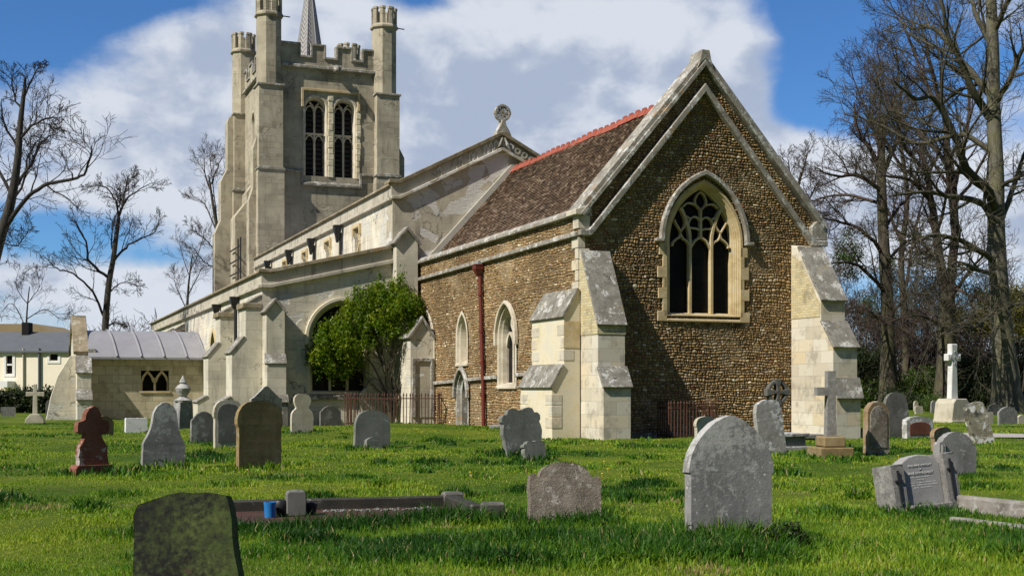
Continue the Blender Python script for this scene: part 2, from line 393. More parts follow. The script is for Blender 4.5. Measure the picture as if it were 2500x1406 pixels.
def bark_mat(name, c1, c2, moss=None, ma=.5):
    m, t, b, co = newmat(name)
    x, y, z = t.sep(co)[:3]
    n = t.noise(t.comb(t.m('MULTIPLY', x, 9), t.m('MULTIPLY', y, 9), t.m('MULTIPLY', z, 1.6)), 1.0, 7, .65)
    c = t.mix(t.step(n, .3, .7), c1, c2)
    if moss: c = t.mix(t.m('MULTIPLY', t.step(t.noise(co, 1.1, 5, .6), .42, .62), ma), c, moss)
    t.set(b.inputs['Base Color'], c); bump(t, b, n, .8, .05); return m
def leaf_mat(name, stops, trans=.25, rough=.5):
    m, t, b, co = newmat(name)
    at_ = t.n('ShaderNodeAttribute', attribute_name='tint')
    r = t.n('ShaderNodeSeparateColor', {0: at_.outputs['Color']}).outputs[0]
    c = t.ramp(r, stops); t.set(b.inputs['Base Color'], c); b.inputs['Roughness'].default_value = rough
    out = [n for n in m.node_tree.nodes if n.type == 'OUTPUT_MATERIAL'][0]
    tr = t.n('ShaderNodeBsdfTranslucent', {'Color': t.mix(1.0, c, (1.2, 1.3, .6), 'MULTIPLY')})
    mx = t.n('ShaderNodeMixShader', {0: trans, 1: b.outputs[0], 2: tr.outputs[0]})
    m.node_tree.links.new(mx.outputs[0], out.inputs[0]); return m

LW, LO, LG = (.62, .62, .58), (.42, .22, .05), (.20, .19, .15)
M = dict(
 cobble=cobble_mat(), mortar=plain_mat('wall_mortar', (.19, .15, .10), .95, .4, 9, bmp=.5),
 stucco=render_mat('cream_stucco', (.74, .685, .55), (.55, .50, .40), (.17, .15, .115), peel=(.74, .71, .62), peel_thr=.565, bmp=.8, streak=.55, block=.3),
 nave=render_mat('grey_stucco', (.53, .475, .36), (.42, .38, .295), (.17, .15, .115), peel=(.80, .77, .70), peel_thr=.56, block=.25, bmp=.5, streak=.4),
 buttstucco=render_mat('smooth_stucco', (.68, .63, .50), (.50, .465, .375), (.19, .17, .135), streak=.5, block=.35),
 tower=render_mat('tower_stucco', (.47, .42, .315), (.35, .31, .23), (.15, .13, .095), block=.85, peel=(.52, .465, .35), peel_thr=.66, streak=.55),
 towerlow=render_mat('tower_lower_stucco', (.50, .45, .34), (.38, .335, .25), (.16, .14, .10), block=.6, peel=(.54, .485, .37), peel_thr=.67, streak=.5),
 parapet=render_mat('parapet_stone', (.52, .475, .385), (.40, .365, .295), (.11, .10, .08), streak=.85, lichen=(.20, .18, .14)),
 rubble=ashlar_mat('rubble_masonry', [(.40, .34, .22), (.56, .49, .34), (.48, .42, .29)], .62, .42, .02, (.22,.18,.11), .6),
 ashlar=ashlar_mat('limestone_blocks', [(.60, .54, .42), (.52, .47, .37), (.68, .64, .54), (.60, .50, .33)], .74, .36, .006, (.33, .30, .24), .85),
 brick=ashlar_mat('yellow_brick', [(.50, .41, .22), (.62, .54, .33), (.45, .40, .26)], .23, .075, .008),
 limestone=stone_mat('yellow_limestone', [(.38, .28, .135), (.56, .44, .245), (.64, .54, .35)], 2.2, [(.5, .48, .42)], .15, 8, (.22, .17, .10), .35, .3, .01, False),
 palestone=stone_mat('pale_limestone', [(.42, .36, .25), (.60, .53, .41), (.70, .65, .54)], 2.2, [(.5, .48, .42)], .15, 8, (.22, .18, .12), .4, .3, .01, False),
 paleplaster=stone_mat('pale_plaster', [(.62, .52, .32), (.70, .63, .46), (.62, .58, .48)], 1.6, None, 0, 8, (.50, .40, .24), .5, .25, .01, False),
 coping=stone_mat('lichened_coping', [(.18, .165, .13), (.29, .265, .22), (.40, .37, .315)], 4, [LW, LO, (.07, .065, .055)], .50, 14, (.09, .085, .07), .55, .7, .02, False),
 browncoping=stone_mat('brown_lichened_coping', [(.16, .13, .08), (.27, .22, .14), (.38, .33, .24)], 4, [(.45, .42, .34), LO], .35, 6, (.08, .07, .05), .5, .7, .02, False),
 weather=stone_mat('weathering_slab', [(.13, .12, .095), (.22, .205, .17), (.33, .31, .27)], 4, [(.55, .54, .5), (.28, .24, .10), (.07, .065, .055)], .46, 12, (.10, .095, .08), .5, .7, .02, False),
 tile=tile_mat(), ridge=plain_mat('red_ridge_tile', (.28, .074, .046), .9, .6, 5, bmp=.6),
 redpaint=plain_mat('dark_red_paint', (.125, .020, .014), .45, .35, 8, spec=.5), black=plain_mat('black_iron', (.018, .018, .019), .5, .3, 10),
 rust=plain_mat('rusty_iron', (.075, .034, .022), .8, .5, 20), glass=glass_mat(),
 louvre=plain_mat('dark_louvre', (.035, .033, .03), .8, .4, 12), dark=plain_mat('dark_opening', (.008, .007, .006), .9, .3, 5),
 leadroof=plain_mat('lead_roof', (.26, .255, .265), .5, .28, 1.3, spec=.5, bmp=.3), spire=spire_mat(),
 flash=plain_mat('lead_flashing', (.42, .40, .34), .8, .25, 3), slate=plain_mat('roof_slate', (.10, .108, .118), .7, .25, 1.2), white=plain_mat('white_paint', (.75, .75, .72), .6, .08, 4),
 creamwall=plain_mat('cream_painted_wall', (.85, .77, .61), .9, .1, 1.0, bmp=.05), tanwall=plain_mat('tan_wall', (.26, .20, .11), .9, .2, 1.0),
 asphalt=plain_mat('path_asphalt', (.34, .31, .28), .95, .2, 6, bmp=.3),
)

# ================================================================== CHURCH
TH = math.atan2(1218, F)
D0 = 1.4 * F / 122
church = tag(empty('church', ((1412 - CX) / F * D0, D0, 0), TH),
             'medieval parish church with battlemented tower, cobble chancel and peeling stucco nave', 'church')
M['spire'].name = 'spire_lead'
def part(mb, name, mat, parent=church, **k): return mb.build(name, M[mat], parent, **k)
def cap(pl, p0, p1, a, b, parent, t=.07, mat='weather'):
    """weathering slab lying on a slope p0->p1 (in the buttress profile plane) with a small drip lip"""
    mb = MB(); P0, P1 = Vector(p0), Vector(p1); dd = (P1 - P0).normalized(); nn = Vector((-dd.y, dd.x))
    if nn.y < 0: nn = -nn
    e = P1 + dd * .05
    mb.slab([P0, e, e + nn * t, P0 + nn * t], [], pl, a, b); return part(mb, 'weathering', mat, parent, bevel=.012)
def bblock(pl, profile, a, b, mat, name='buttress', parent=church, caps=(), sgn=-1, ov=.04, off=0.0, capmat='weather'):
    """buttress body from a (projection, z) profile starting at the wall; caps = indices i of slopes i->i+1"""
    pts = [(off + sgn * p, z) for p, z in profile]
    mb = MB(); mb.slab(pts, [], pl, a, b); o = part(mb, name, mat, parent, bevel=.012)
    for i in caps: cap(pl, pts[i + 1], pts[i], a - ov, b + ov, o, mat=capmat)
    return o

# ---------------- chancel walls
EW = dict(c=4.02, s=1.22, z0=3.55, zs=5.68, rise=1.75)
mb = MB()
hole = arch(EW['c'], EW['s'], EW['z0'], EW['zs'], EW['rise'], 14)
mb.slab([(.045, -.4), (8.14, -.4), (8.14, 6.0), (7.86, 6.35), (4.0, 10.75), (.28, 6.35), (.045, 6.0)], [hole], 'E', .045, .8)
east_wall = part(mb, 'chancel_wall', 'mortar')
LAN1 = dict(c=9.86, s=.52, z0=2.35, zs=3.2, rise=.85); LAN2 = dict(c=5.48, s=.72, z0=1.55, zs=3.05, rise=1.0); DR = dict(c=9.78, s=.55, z0=0, zs=1.2, rise=.8)
mb = MB()
hs = [arch(**LAN1), arch(**LAN2), arch(DR['c'], DR['s'], -.35, DR['zs'], DR['rise'])]
mb.slab([(.8, -.4), (15.25, -.4), (15.25, 6.3), (.8, 6.3)], hs, 'S', .045, .8)
south_wall = part(mb, 'chancel_wall', 'mortar')
mb = MB(); mb.box(7.34, 8.14, .8, 15.25, -.4, 6.3); part(mb, 'chancel_wall', 'mortar')
def inside(pts, x, z):
    r = np.zeros(x.shape, bool); n = len(pts)
    for i in range(n):
        (x0, z0), (x1, z1) = pts[i], pts[(i + 1) % n]
        if z0 == z1: continue
        c_ = ((z0 > z) != (z1 > z)) & (x < (x1 - x0) * (z - z0) / (z1 - z0) + x0); r ^= c_
    return r
def cobbles(pl, x0, x1, z0, z1, dx, dz, outer, holes, parent, seed, H=.043):
    """coursed field cobbles as real relief: each stone a rounded dome with its own size, height and colour"""
    rg = np.random.default_rng(seed); xs_, zs_ = np.arange(x0, x1 + dx, dx), np.arange(z0, z1 + dz, dz); X, Z = np.meshgrid(xs_, zs_)
    wob = lambda a, b, s_, k: s_ * (np.sin(a * k + 1.3 * np.sin(b * k * .7)) + .6 * np.sin(b * k * 1.9 - a * k * .8 + seed))
    Xw = X + wob(X, Z, .012, 9) + wob(Z, X, .008, 23); Zw = Z + wob(Z, X, .016, 1.7) + wob(X, Z, .011, 7.5) + wob(X + Z, X, .007, 19)
    edges = [z0 - .5]
    while edges[-1] < z1 + .5: edges.append(edges[-1] + rg.choice([.055, .068, .08, .092, .118], p=[.2, .32, .27, .14, .07]))
    edges = np.array(edges); ri = np.clip(np.searchsorted(edges, Zw) - 1, 0, len(edges) - 2)
    pal = np.array([(.15, .105, .055), (.22, .155, .078), (.28, .20, .10), (.33, .24, .125), (.38, .29, .16), (.25, .20, .13), (.45, .39, .28), (.60, .56, .47), (.25, .115, .06)]); pp = [.10, .18, .23, .19, .12, .09, .05, .022, .018]
    hgt = np.zeros(X.shape); col = np.zeros(X.shape + (3,)); mort = np.array((.20, .16, .105))
    cr = rg.random(40); fld = lambda f, a: a * (np.sin(X * f + 2 * np.sin(Z * f * .8 + cr[0] * 6)) * np.sin(Z * f * 1.2 + cr[1] * 6))
    for r_ in range(len(edges) - 1):
        m = ri == r_
        if not m.any(): continue
        e = [x0 - .5]
        while e[-1] < x1 + .5: e.append(e[-1] + np.clip(rg.lognormal(math.log(.098), .42), .045, .26))
        e = np.array(e); ci = np.clip(np.searchsorted(e, Xw[m]) - 1, 0, len(e) - 2); n = len(e) - 1
        j = rg.uniform(.003, .010, n); hs_ = rg.uniform(.55, 1.1, n); sk = rg.uniform(.0, .16, n) * (edges[r_ + 1] - edges[r_]); kc = rg.choice(len(pal), n, p=pp); pc_ = pal[kc] * rg.uniform(.8, 1.2, (n, 1)) * rg.uniform(.95, 1.05, (n, 3))
        cx, hw = (e[ci] + e[ci + 1]) / 2, (e[ci + 1] - e[ci]) / 2 - j[ci]; zc, hh = (edges[r_] + edges[r_ + 1]) / 2 + sk[ci] * (rg.random(n)[ci] - .5), (edges[r_ + 1] - edges[r_]) / 2 - .005 - sk[ci] * .5
        a = np.abs((Xw[m] - cx) / hw); b = np.abs((Zw[m] - zc) / hh); q = a ** 2.4 + b ** 2.4; hgt[m] = np.where(q < 1, hs_[ci] * np.sqrt(np.clip(1 - q, 0, 1)) ** .8, 0)
        k = np.clip((1.0 - q) * 4, 0, 1)[:, None]; col[m] = pc_[ci] * k + mort * .62 * (1 - k)
    patch = np.clip((fld(1.1, 1) + fld(2.7, .5) + .25 * np.sin(X * 9 + Z * 7) - .62) * 5, 0, 1) * .55
    hgt *= 1 - .7 * patch; col = col * (1 - .6 * patch[..., None]) + np.array((.34, .29, .20)) * .6 * patch[..., None]
    damp = np.clip(.5 + fld(.7, .5) + .3 * np.sin(X * 1.9 - Z * 1.3), 0, 1)[..., None]; col = col * (.78 + .34 * damp)
    d_ = .034 - H * hgt - rg.normal(0, .0012, X.shape)
    V = np.stack([X, d_, Z] if pl == 'E' else [d_, X, Z], -1).reshape(-1, 3); nx2 = len(xs_); ny2 = len(zs_)
    i0 = (np.arange(ny2 - 1)[:, None] * nx2 + np.arange(nx2 - 1)[None]); cxm, czm = X[:-1, :-1] + dx / 2, Z[:-1, :-1] + dz / 2
    ok = inside(outer, cxm, czm)
    for h_ in holes: ok &= ~inside(h_, cxm, czm)
    i0 = i0[ok]; f = np.stack([i0, i0 + 1, i0 + nx2 + 1, i0 + nx2], 1) if pl == 'E' else np.stack([i0, i0 + nx2, i0 + nx2 + 1, i0 + 1], 1)
    used = np.unique(f); rem = np.zeros(len(V), int); rem[used] = np.arange(len(used)); C = np.concatenate([col.reshape(-1, 3) * np.array((1.13, 1.02, .87)), np.ones((len(V), 1))], 1)[used]
    return np_mesh('cobble_facing', V[used], [rem[f]], M['cobble'], parent, smooth=True, colors=C)
EO = [(0, -.3), (8.14, -.3), (8.14, 6.0), (7.86, 6.35), (4.0, 10.75), (.28, 6.35), (0, 6.0)]
cobbles('E', .0, 8.14, -.3, 10.8, .0165, .0165, EO, [arch(4.02, 1.25, 3.5, 5.68, 1.8, 14)], east_wall, 3)
cobbles('S', .0, 15.25, -.3, 6.3, .024, .0165, [(0, -.3), (15.25, -.3), (15.25, 6.3), (0, 6.3)], [arch(LAN1['c'], .6, 2.25, 3.2, .95), arch(LAN2['c'], .8, 1.45, 3.05, 1.1), arch(DR['c'], .65, -.35, 1.2, .92)], south_wall, 4)
# roof: stepped courses of tiles up the slope
mb = MB()
n = 50; x0, z0, x1, z1 = .45, 6.25, 4.02, 10.22
for sgn in (1, -1):
    for i in range(n):
        f0, f1 = i / n, (i + 1) / n
        xa, za, xb, zb = x0 + (x1 - x0) * f0, z0 + (z1 - z0) * f0, x0 + (x1 - x0) * f1, z0 + (z1 - z0) * f1
        if sgn < 0: xa, xb = 8.04 - xa, 8.04 - xb
        nx, nz = -.028 * sgn, .024
        segs = 46; row = []
        for k in range(segs + 1):
            yv = .55 + (15.2 - .55) * k / segs; jz = random.uniform(-.006, .006) + .03 * math.sin(yv * .55 + f0 * 2)
            row.append(((xa + nx, yv, za + nz + jz), (xb, yv, zb + jz)))
        o = len(mb.v)
        for a_, b_ in row: mb.v += [a_, b_, (a_[0] - nx * 1.4, a_[1], a_[2] - nz * 1.8)]
        for k in range(segs):
            j = o + 3 * k; mb.f += [(j, j + 3, j + 4, j + 1), (j, j + 2, j + 5, j + 3)]
rf = part(mb, 'chancel_roof', 'tile')
mb = MB(); yv = .75
while yv < 15.2:                                            # crested ridge: one tile after another, each with its raised tooth
    L = .46; zt = 10.20 + .025 * math.sin(yv * 1.9) + random.uniform(-.012, .012)
    mb.slab([(4.02 - .17, zt - .12), (4.02 - .05, zt + .08), (4.02 + .05, zt + .08), (4.02 + .17, zt - .12)], [], 'E', yv, yv + L - .008)
    mb.slab([(yv + .03, zt + .06), (yv + .12, zt + .165), (yv + L - .15, zt + .165), (yv + L - .04, zt + .06)], [], 'S', 3.99, 4.05)
    yv += L
part(mb, 'ridge_tiles', 'ridge', rf, jit=.004)
mb = MB(); mb.bar([(.30, 6.3), (4.02, 10.36)], .22, 'E', 15.10, 15.24); part(mb, 'flashing', 'flash', rf)
# parapet copings
mb = MB(); mb.slab([(-.14, 6.26), (-.14, 6.36), (.02, 6.50), (.42, 6.46), (.42, 6.26)], [], 'E', .0, 15.22); part(mb, 'coping', 'coping', bevel=.015, jit=.006)
mb = MB(); mb.bar([(-.02, 5.74), (15.2, 5.66)], .14, 'S', -.12, .002); part(mb, 'string_course', 'coping', bevel=.02)
mb = MB(); 
for pa in ([(3.2, 1.88), (4.62, 1.84)], [(6.32, 1.80), (9.12, 1.73)], [(10.42, 1.69), (12.9, 1.62)]):
    mb = MB(); mb.bar(pa, .13, 'S', -.09, .002); part(mb, 'string_course', 'coping', bevel=.02)
# gable coping, inner string, kneelers, apex
mb = MB(); slope = [(-.02, 6.30), (3.99, 10.98), (8.16, 6.30)]
mb.bar(slope, .26, 'E', -.13, .62); part(mb, 'gable_coping', 'coping', bevel=.02, jit=.005)
mb = MB(); mb.bar([(.05, 6.28), (3.99, 10.88), (8.09, 6.28)], .12, 'E', -.19, -.132); part(mb, 'gable_coping', 'coping', bevel=.012)
mb = MB(); mb.bar([(-.02, 5.78), (.30, 5.78), (3.99, 10.16), (7.72, 5.80), (8.22, 5.80)], .17, 'E', -.19, .002); part(mb, 'string_course', 'coping', bevel=.02, jit=.004)
mb = MB(); mb.slab([(-.03, 5.90), (.34, 5.90), (.34, 6.28), (-.03, 6.28)], [], 'E', -.05, .32)
mb.slab([(-.16, 6.27), (.20, 6.27), (.34, 6.44), (.30, 6.56), (-.16, 6.42)], [], 'E', -.16, .5); part(mb, 'kneeler', 'ashlar', bevel=.015)
mb = MB(); mb.slab([(7.66, 5.90), (8.20, 5.90), (8.24, 6.30), (7.92, 6.52), (7.66, 6.30)], [], 'E', -.15, .4); part(mb, 'kneeler', 'coping', bevel=.015)
mb = MB(); mb.slab([(3.72, 10.72), (3.99, 11.02), (4.26, 10.72), (4.17, 11.02), (4.12, 11.26), (3.86, 11.26), (3.81, 11.02)], [], 'E', -.17, .5); part(mb, 'apex_stone', 'coping', bevel=.02)
# quoins at the corner above the buttresses
mb = MB(); zz = 5.66; k = 0
while zz > 4.0:
    a_ = .34 if k % 2 else .20; b_ = .20 if k % 2 else .42
    mb.box(-.022, a_, -.022, b_, zz - .30, zz - .005); zz -= .31; k += 1
part(mb, 'quoin', 'ashlar', bevel=.01)

# ---------------- east window
def surround(A, pl, dep, mat, name='window', z_sill=None, n=12, outer=.0):
    """moulded reveal, stepping in from the wall face"""
    mb = MB(); rings = []
    for ds, dv in dep:
        pts = arch(A['c'], A['s'] - ds, A['z0'] + ds * .4, A['zs'], A['rise'] - ds * .9, n)
        pts = pts + [pts[0]]
        rings.append([(p[0], dv, p[1]) if pl == 'E' else (dv, p[0], p[1]) for p in pts])
    mb.loft(rings)
    return part(mb, name, mat, recalc=True)
win = surround(EW, 'E', [(-.08, -.024), (-.005, -.024), (.0, .015), (.05, .04), (.055, .08), (.09, .09), (.10, .12), (.135, .135), (.14, .17), (.17, .18), (.20, .20), (.21, .45)], 'limestone', n=14)
c, zs = EW['c'], EW['zs']
mb = MB(); mb.slab(arch(c, 1.03, 3.62, zs, 1.55, 14), [], 'E', .33, .37); part(mb, 'glass', 'glass', win)
mb = MB()                                                   # tracery, measured from the axis and the springing
def q(x, y): return (c + (x - 757) * .00175, zs - .06 + (1262 - y) * .00175)
def sm(pts, k=4):
    out = []
    for i in range(len(pts) - 1):
        p0, p1, p2, p3 = [Vector(pts[max(0, min(len(pts) - 1, i + j))]) for j in (-1, 0, 1, 2)]
        for s in range(k):
            t = s / k; out.append(.5 * ((2 * p1) + (p2 - p0) * t + (2 * p0 - 5 * p1 + 4 * p2 - p3) * t * t + (-p0 + 3 * p1 - 3 * p2 + p3) * t ** 3))
    return out + [Vector(pts[-1])]
for s in (1, -1):
    mir = lambda P: [q(757 + s * (x - 757), y) for x, y in P]
    mb.bar([(c - s * .36, 3.6), (c - s * .36, zs - .1)] + [Vector(p) for p in sm(mir([(552, 1180), (540, 1060), (490, 890), (415, 720), (372, 655)]))], .10, 'E', .15, .30)
    for path, wd in (([(560, 1330), (600, 1262), (655, 1190), (735, 1130), (757, 1040)], .065),
                     ([(757, 1050), (735, 1010), (650, 985), (580, 985), (530, 960), (505, 900)], .055),
                     ([(757, 890), (735, 840), (680, 800), (615, 800), (550, 850), (520, 930)], .055),
                     ([(600, 805), (560, 830), (480, 790), (440, 760)], .05),
                     ([(757, 720), (735, 660), (680, 610), (600, 575), (500, 575), (420, 640)], .055),
                     ([(735, 665), (665, 590), (650, 520), (690, 430), (757, 370)], .05),
                     ([(222, 1300), (235, 1240), (300, 1180), (360, 1140), (380, 1060), (350, 1010), (290, 920), (260, 860)], .06),
                     ([(545, 1290), (500, 1210), (430, 1170), (390, 1110), (380, 1050), (430, 990), (465, 920), (450, 800)], .06)):
        mb.bar(sm(mir(path)), wd * .92, 'E', .16, .29)
mb.bar([(c, zs + .12), (c, zs + 1.0)], .08, 'E', .155, .295)
part(mb, 'tracery', 'limestone', win, bevel=.012)
mb = MB(); hp = arch(c, 1.42, zs + .02, zs + .02, 2.0, 14)[1:-1]
mb.bar(hp, .13, 'E', -.16, .0)
for sx_ in (-1, 1): mb.box(c + sx_ * 1.50 - .14, c + sx_ * 1.50 + .12, -.17, 0, zs - .05, zs + .05)
part(mb, 'hood_mould', 'coping', win, bevel=.02)
for s in (-1, 1):                                           # jamb stones of uneven length and the sill
    mb = MB(); zz = 3.36; k = 0
    while zz < 5.55:
        hgt = random.uniform(.26, .36); ln = .12 if k % 2 else random.uniform(.22, .32)
        mb.box(min(c + s * 1.225, c + s * (1.24 + ln)), max(c + s * 1.225, c + s * (1.24 + ln)), -.024 - .002 * (k % 3), .05, zz, min(zz + hgt, 5.62)); zz += hgt + .004; k += 1
    part(mb, 'jamb', 'limestone', win, bevel=.008)
mb = MB(); mb.slab([(-.05, 3.36), (-.05, 3.42), (.45, 3.64), (.45, 3.36)], [], 'S', c - 1.22, c + 1.22); part(mb, 'sill', 'limestone', win, bevel=.01)
# ---------------- chancel side windows, doorway, blocked arch
def lancet(A, lights, depth=.22, mat='palestone', hood=None, fill='glass', band=.13):
    wv = surround(A, 'S', [(-band, -.022), (.0, -.022), (.03, .06), (.06, .10), (.09, depth), (.10, depth + .2)], mat, n=8)
    mb = MB(); mb.slab(arch(A['c'], A['s'] - .07, A['z0'] + .02, A['zs'], A['rise'] - .06, 8), [], 'S', depth + .06, depth + .10); part(mb, 'glass' if fill == 'glass' else 'infill', fill, wv)
    mb = MB(); mb.slab([(-.06, A['z0'] - .14), (-.06, A['z0'] - .06), (depth + .05, A['z0'] + .07), (depth + .05, A['z0'] - .14)], [], 'E', A['c'] - A['s'] - .1, A['c'] + A['s'] + .1)
    part(mb, 'sill', mat, wv, bevel=.01)
    if lights == 2:
        mb = MB(); cc, zs_ = A['c'], A['zs']; mb.bar([(cc, A['z0']), (cc, zs_ + .25)], .13, 'S', depth - .04, depth + .07)
        for s in (1, -1):
            mb.bar(sm([(cc + s * (A['s'] - .08), zs_ - .25), (cc + s * A['s'] * .75, zs_ + .02), (cc + s * A['s'] * .5, zs_ + .16), (cc + s * A['s'] * .2, zs_ + .02), (cc + s * .03, zs_ - .2)]), .10, 'S', depth - .03, depth + .07)
            mb.bar(sm([(cc, zs_ + .2), (cc + s * .2, zs_ + .4), (cc + s * .16, zs_ + .62), (cc, zs_ + .78)]), .09, 'S', depth - .03, depth + .07)
        part(mb, 'tracery', mat, wv, bevel=.01)
    if hood:
        mb = MB(); mb.bar(arch(A['c'], A['s'] + .16, A['zs'] - .25, A['zs'], A['rise'] + .14, 8), .11, 'S', -.13, .0); part(mb, 'hood_mould', mat, wv, bevel=.015)
    return wv
lancet(LAN1, 1, .28, 'palestone', None, 'flash'); lancet(LAN2, 2, .24, 'palestone', True, 'glass')
dr = surround(DR, 'S', [(-.16, -.03), (.0, -.03), (.05, .08), (.1, .12), (.11, .5)], 'coping', 'priest_doorway', n=8)
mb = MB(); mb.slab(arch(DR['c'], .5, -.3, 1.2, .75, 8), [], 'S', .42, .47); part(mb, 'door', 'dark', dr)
mb = MB(); mb.bar(arch(DR['c'], .70, 1.1, 1.2, .95, 8), .13, 'S', -.15, -.03); part(mb, 'hood_mould', 'coping', dr, bevel=.02)
BV = 12.95                                                   # low gabled block in the angle between chapel and chancel, with a framed tablet on its east face
mb = MB(); mb.slab([(-.97, -.3), (-.02, -.3), (-.02, 3.35), (-.50, 4.0), (-.97, 3.35)], [], 'E', BV, 14.68); ba = part(mb, 'gabled_block', 'stucco', bevel=.015)
mb = MB(); mb.bar([(-1.05, 3.28), (-.50, 4.05), (.0, 3.30)], .10, 'E', BV - .09, 14.66); part(mb, 'weathering', 'weather', ba, bevel=.012)
mb = MB(); mb.bar([(-.84, .35), (-.84, 2.5), (-.12, 2.5), (-.12, .35)], .12, 'E', BV - .08, BV); part(mb, 'tablet_frame', 'coping', ba, bevel=.012)
mb = MB(); mb.box(-.78, -.18, BV - .02, BV - .002, .35, 2.44); part(mb, 'tablet', 'nave', ba)
mb = MB(); mb.bar(arch(14.0, 1.0, 1.0, 2.9, 1.5, 10)[:12], .18, 'S', -.06, .0); part(mb, 'arch_band', 'palestone', ba, bevel=.015)
# ---------------- drainpipe (red)
dp = MB(); P = [(-.10, 7.75, 5.30), (-.10, 7.7, 4.3), (-.10, 7.58, 2.9), (-.10, 7.45, 1.4), (-.10, 7.40, .0)]
dp.tube(P, .065, 10)
for i, zz in enumerate((4.6, 3.35, 2.3, 1.2)): dp.tube([(-.10, 7.75 - (5.3 - zz) * .067, zz - .05), (-.10, 7.75 - (5.3 - zz) * .067, zz + .05)], .09, 10)
dpo = part(dp, 'drainpipe', 'redpaint', smooth=True)
mb = MB(); mb.lathe([(.07, 5.20), (.13, 5.30), (.20, 5.42), (.21, 5.44), (.21, 5.56), (.23, 5.57), (.23, 5.60)], 4, (-.17, 7.76), R(45)); part(mb, 'hopper', 'redpaint', dpo, bevel=.008)
mb = MB(); mb.box(-.22, -.05, 7.62, 7.9, 5.56, 5.72); part(mb, 'lead_outlet', 'leadroof', dpo)
# ---------------- chancel buttresses
A_ = bblock('S', [(0, -.4), (1.55, -.4), (1.55, 1.42), (1.55, 1.46), (1.20, 2.0), (1.20, 3.16), (.12, 5.25), (0, 5.3)], .03, .86, 'ashlar', caps=(3, 5))
mb = MB(); mb.slab([(-1.215, 2.9), (-1.215, 3.12), (-.25, 5.02), (-.02, 5.02), (-.02, 2.9)], [], 'S', .016, .874); part(mb, 'brick_course', 'brick', A_)
mb = MB(); mb.box(-.92, -.02, -.4, 2.05, -.4, 1.42)
bl = bblock('E', [(0, -.4), (.86, -.4), (.86, 1.46), (.50, 2.08), (.50, 3.42), (.04, 4.2), (0, 4.22)], -.12, 2.2, 'paleplaster', caps=(2, 4), ov=.05)
for z_, e_, p_ in ((-.3, -.86, 0), (.32, -.86, 1), (.64, -.86, 0), (.96, -.86, 1), (2.2, -.5, 1), (2.55, -.5, 0), (2.9, -.5, 1)):
    mb = MB(); mb.box(e_ - .012, e_ + .30, -.132, .10 + .22 * p_, z_, z_ + .30); part(mb, 'quoin', 'ashlar', bl, bevel=.008)
    mb = MB(); mb.box(e_ - .010, e_ + .20, 1.85 - .2 * p_, 2.21, z_ + .01, z_ + .29); part(mb, 'quoin', 'ashlar', bl, bevel=.008)
mb = MB(); mb.box(-.495, -.012, -.134, -.10, 2.55, 3.3); part(mb, 'brick_patch', 'limestone', bl)
B_ = bblock('S', [(0, -.4), (2.24, -.4), (2.24, 1.12), (2.28, 1.16), (2.08, 1.72), (2.08, 2.55), (2.1, 2.6), (1.50, 3.36), (1.50, 3.94), (1.52, 3.98), (.35, 5.62), (0, 5.72)], 7.02, 7.86, 'ashlar', caps=(3, 6, 9))
mb = MB(); mb.slab([(-1.45, 3.5), (-1.45, 3.9), (-.5, 5.2), (-.02, 5.45), (-.02, 3.5)], [], 'S', 7.006, 7.012); part(mb, 'brick_patch', 'brick', B_)
mb = MB(); mb.bar([(-2.3, .02), (0.0, .02)], .12, 'S', 6.9, 7.02); part(mb, 'plinth', 'weather', B_)
mb = MB(); mb.box(.9, 6.9, -.07, 0, -.3, .16); part(mb, 'plinth', 'weather')

# ---------------- nave
NV = 15.25
mb = MB(); mb.slab([(-.99, -.3), (8.1, -.3), (8.1, 9.0), (3.57, 11.35), (-.99, 9.0)], [], 'E', NV, NV + .8); part(mb, 'nave_wall', 'nave')
CW = [(v_, 7.25, 1.0, 1.05) for v_ in (20.6, 26.0, 31.0, 36.0)]
mb = MB(); mb.slab([(NV + .8, 3.0), (45.6, 3.0), (45.6, 9.0), (NV + .8, 9.0)], [[(v_ - a_ / 2, z_), (v_ - a_ / 2, z_ + h_), (v_ + a_ / 2, z_ + h_), (v_ + a_ / 2, z_)] for v_, z_, a_, h_ in CW], 'S', -.99, -.3)
part(mb, 'clerestory_wall', 'stucco')
mb = MB(); mb.box(7.4, 8.1, NV + .8, 45.6, -.3, 9.0); part(mb, 'nave_wall', 'nave')
for v_, z_, a_, h_ in CW:                                    # square clerestory openings with a quatrefoil light
    mb = MB(); fr = [(v_ - a_ / 2, z_), (v_ - a_ / 2, z_ + h_), (v_ + a_ / 2, z_ + h_), (v_ + a_ / 2, z_)]
    mb.bar([(v_ - a_ / 2 - .06, z_ + h_ - .3), (v_ - a_ / 2 - .06, z_ + h_ + .07), (v_ + a_ / 2 + .06, z_ + h_ + .07), (v_ + a_ / 2 + .06, z_ + h_ - .3)], .12, 'S', -1.09, -.99)
    for s in (1, -1):
        mb.bar([(v_ - a_ / 2, z_ + .5 + s * .5), (v_ - .12, z_ + .5), (v_, z_ + .5 + s * .12), (v_ + .12, z_ + .5), (v_ + a_ / 2, z_ + .5 + s * .5)], .11, 'S', -.9, -.8)
    mb.bar([(v_, z_), (v_, z_ + .4)], .1, 'S', -.9, -.8); mb.bar([(v_, z_ + .62), (v_, z_ + h_)], .1, 'S', -.9, -.8)
    wn = part(mb, 'clerestory_window', 'limestone')
    mb = MB(); mb.box(-.78, -.74, v_ - a_ / 2 - .02, v_ + a_ / 2 + .02, z_ - .02, z_ + h_ + .02); part(mb, 'glass', 'glass', wn)
mb = MB(); mb.box(-1.14, -.55, NV + .0, 45.4, 8.74, 8.86); mb.box(-1.04, -.60, NV + .02, 45.4, 8.86, 9.30); npar = part(mb, 'nave_parapet', 'parapet', bevel=.015)
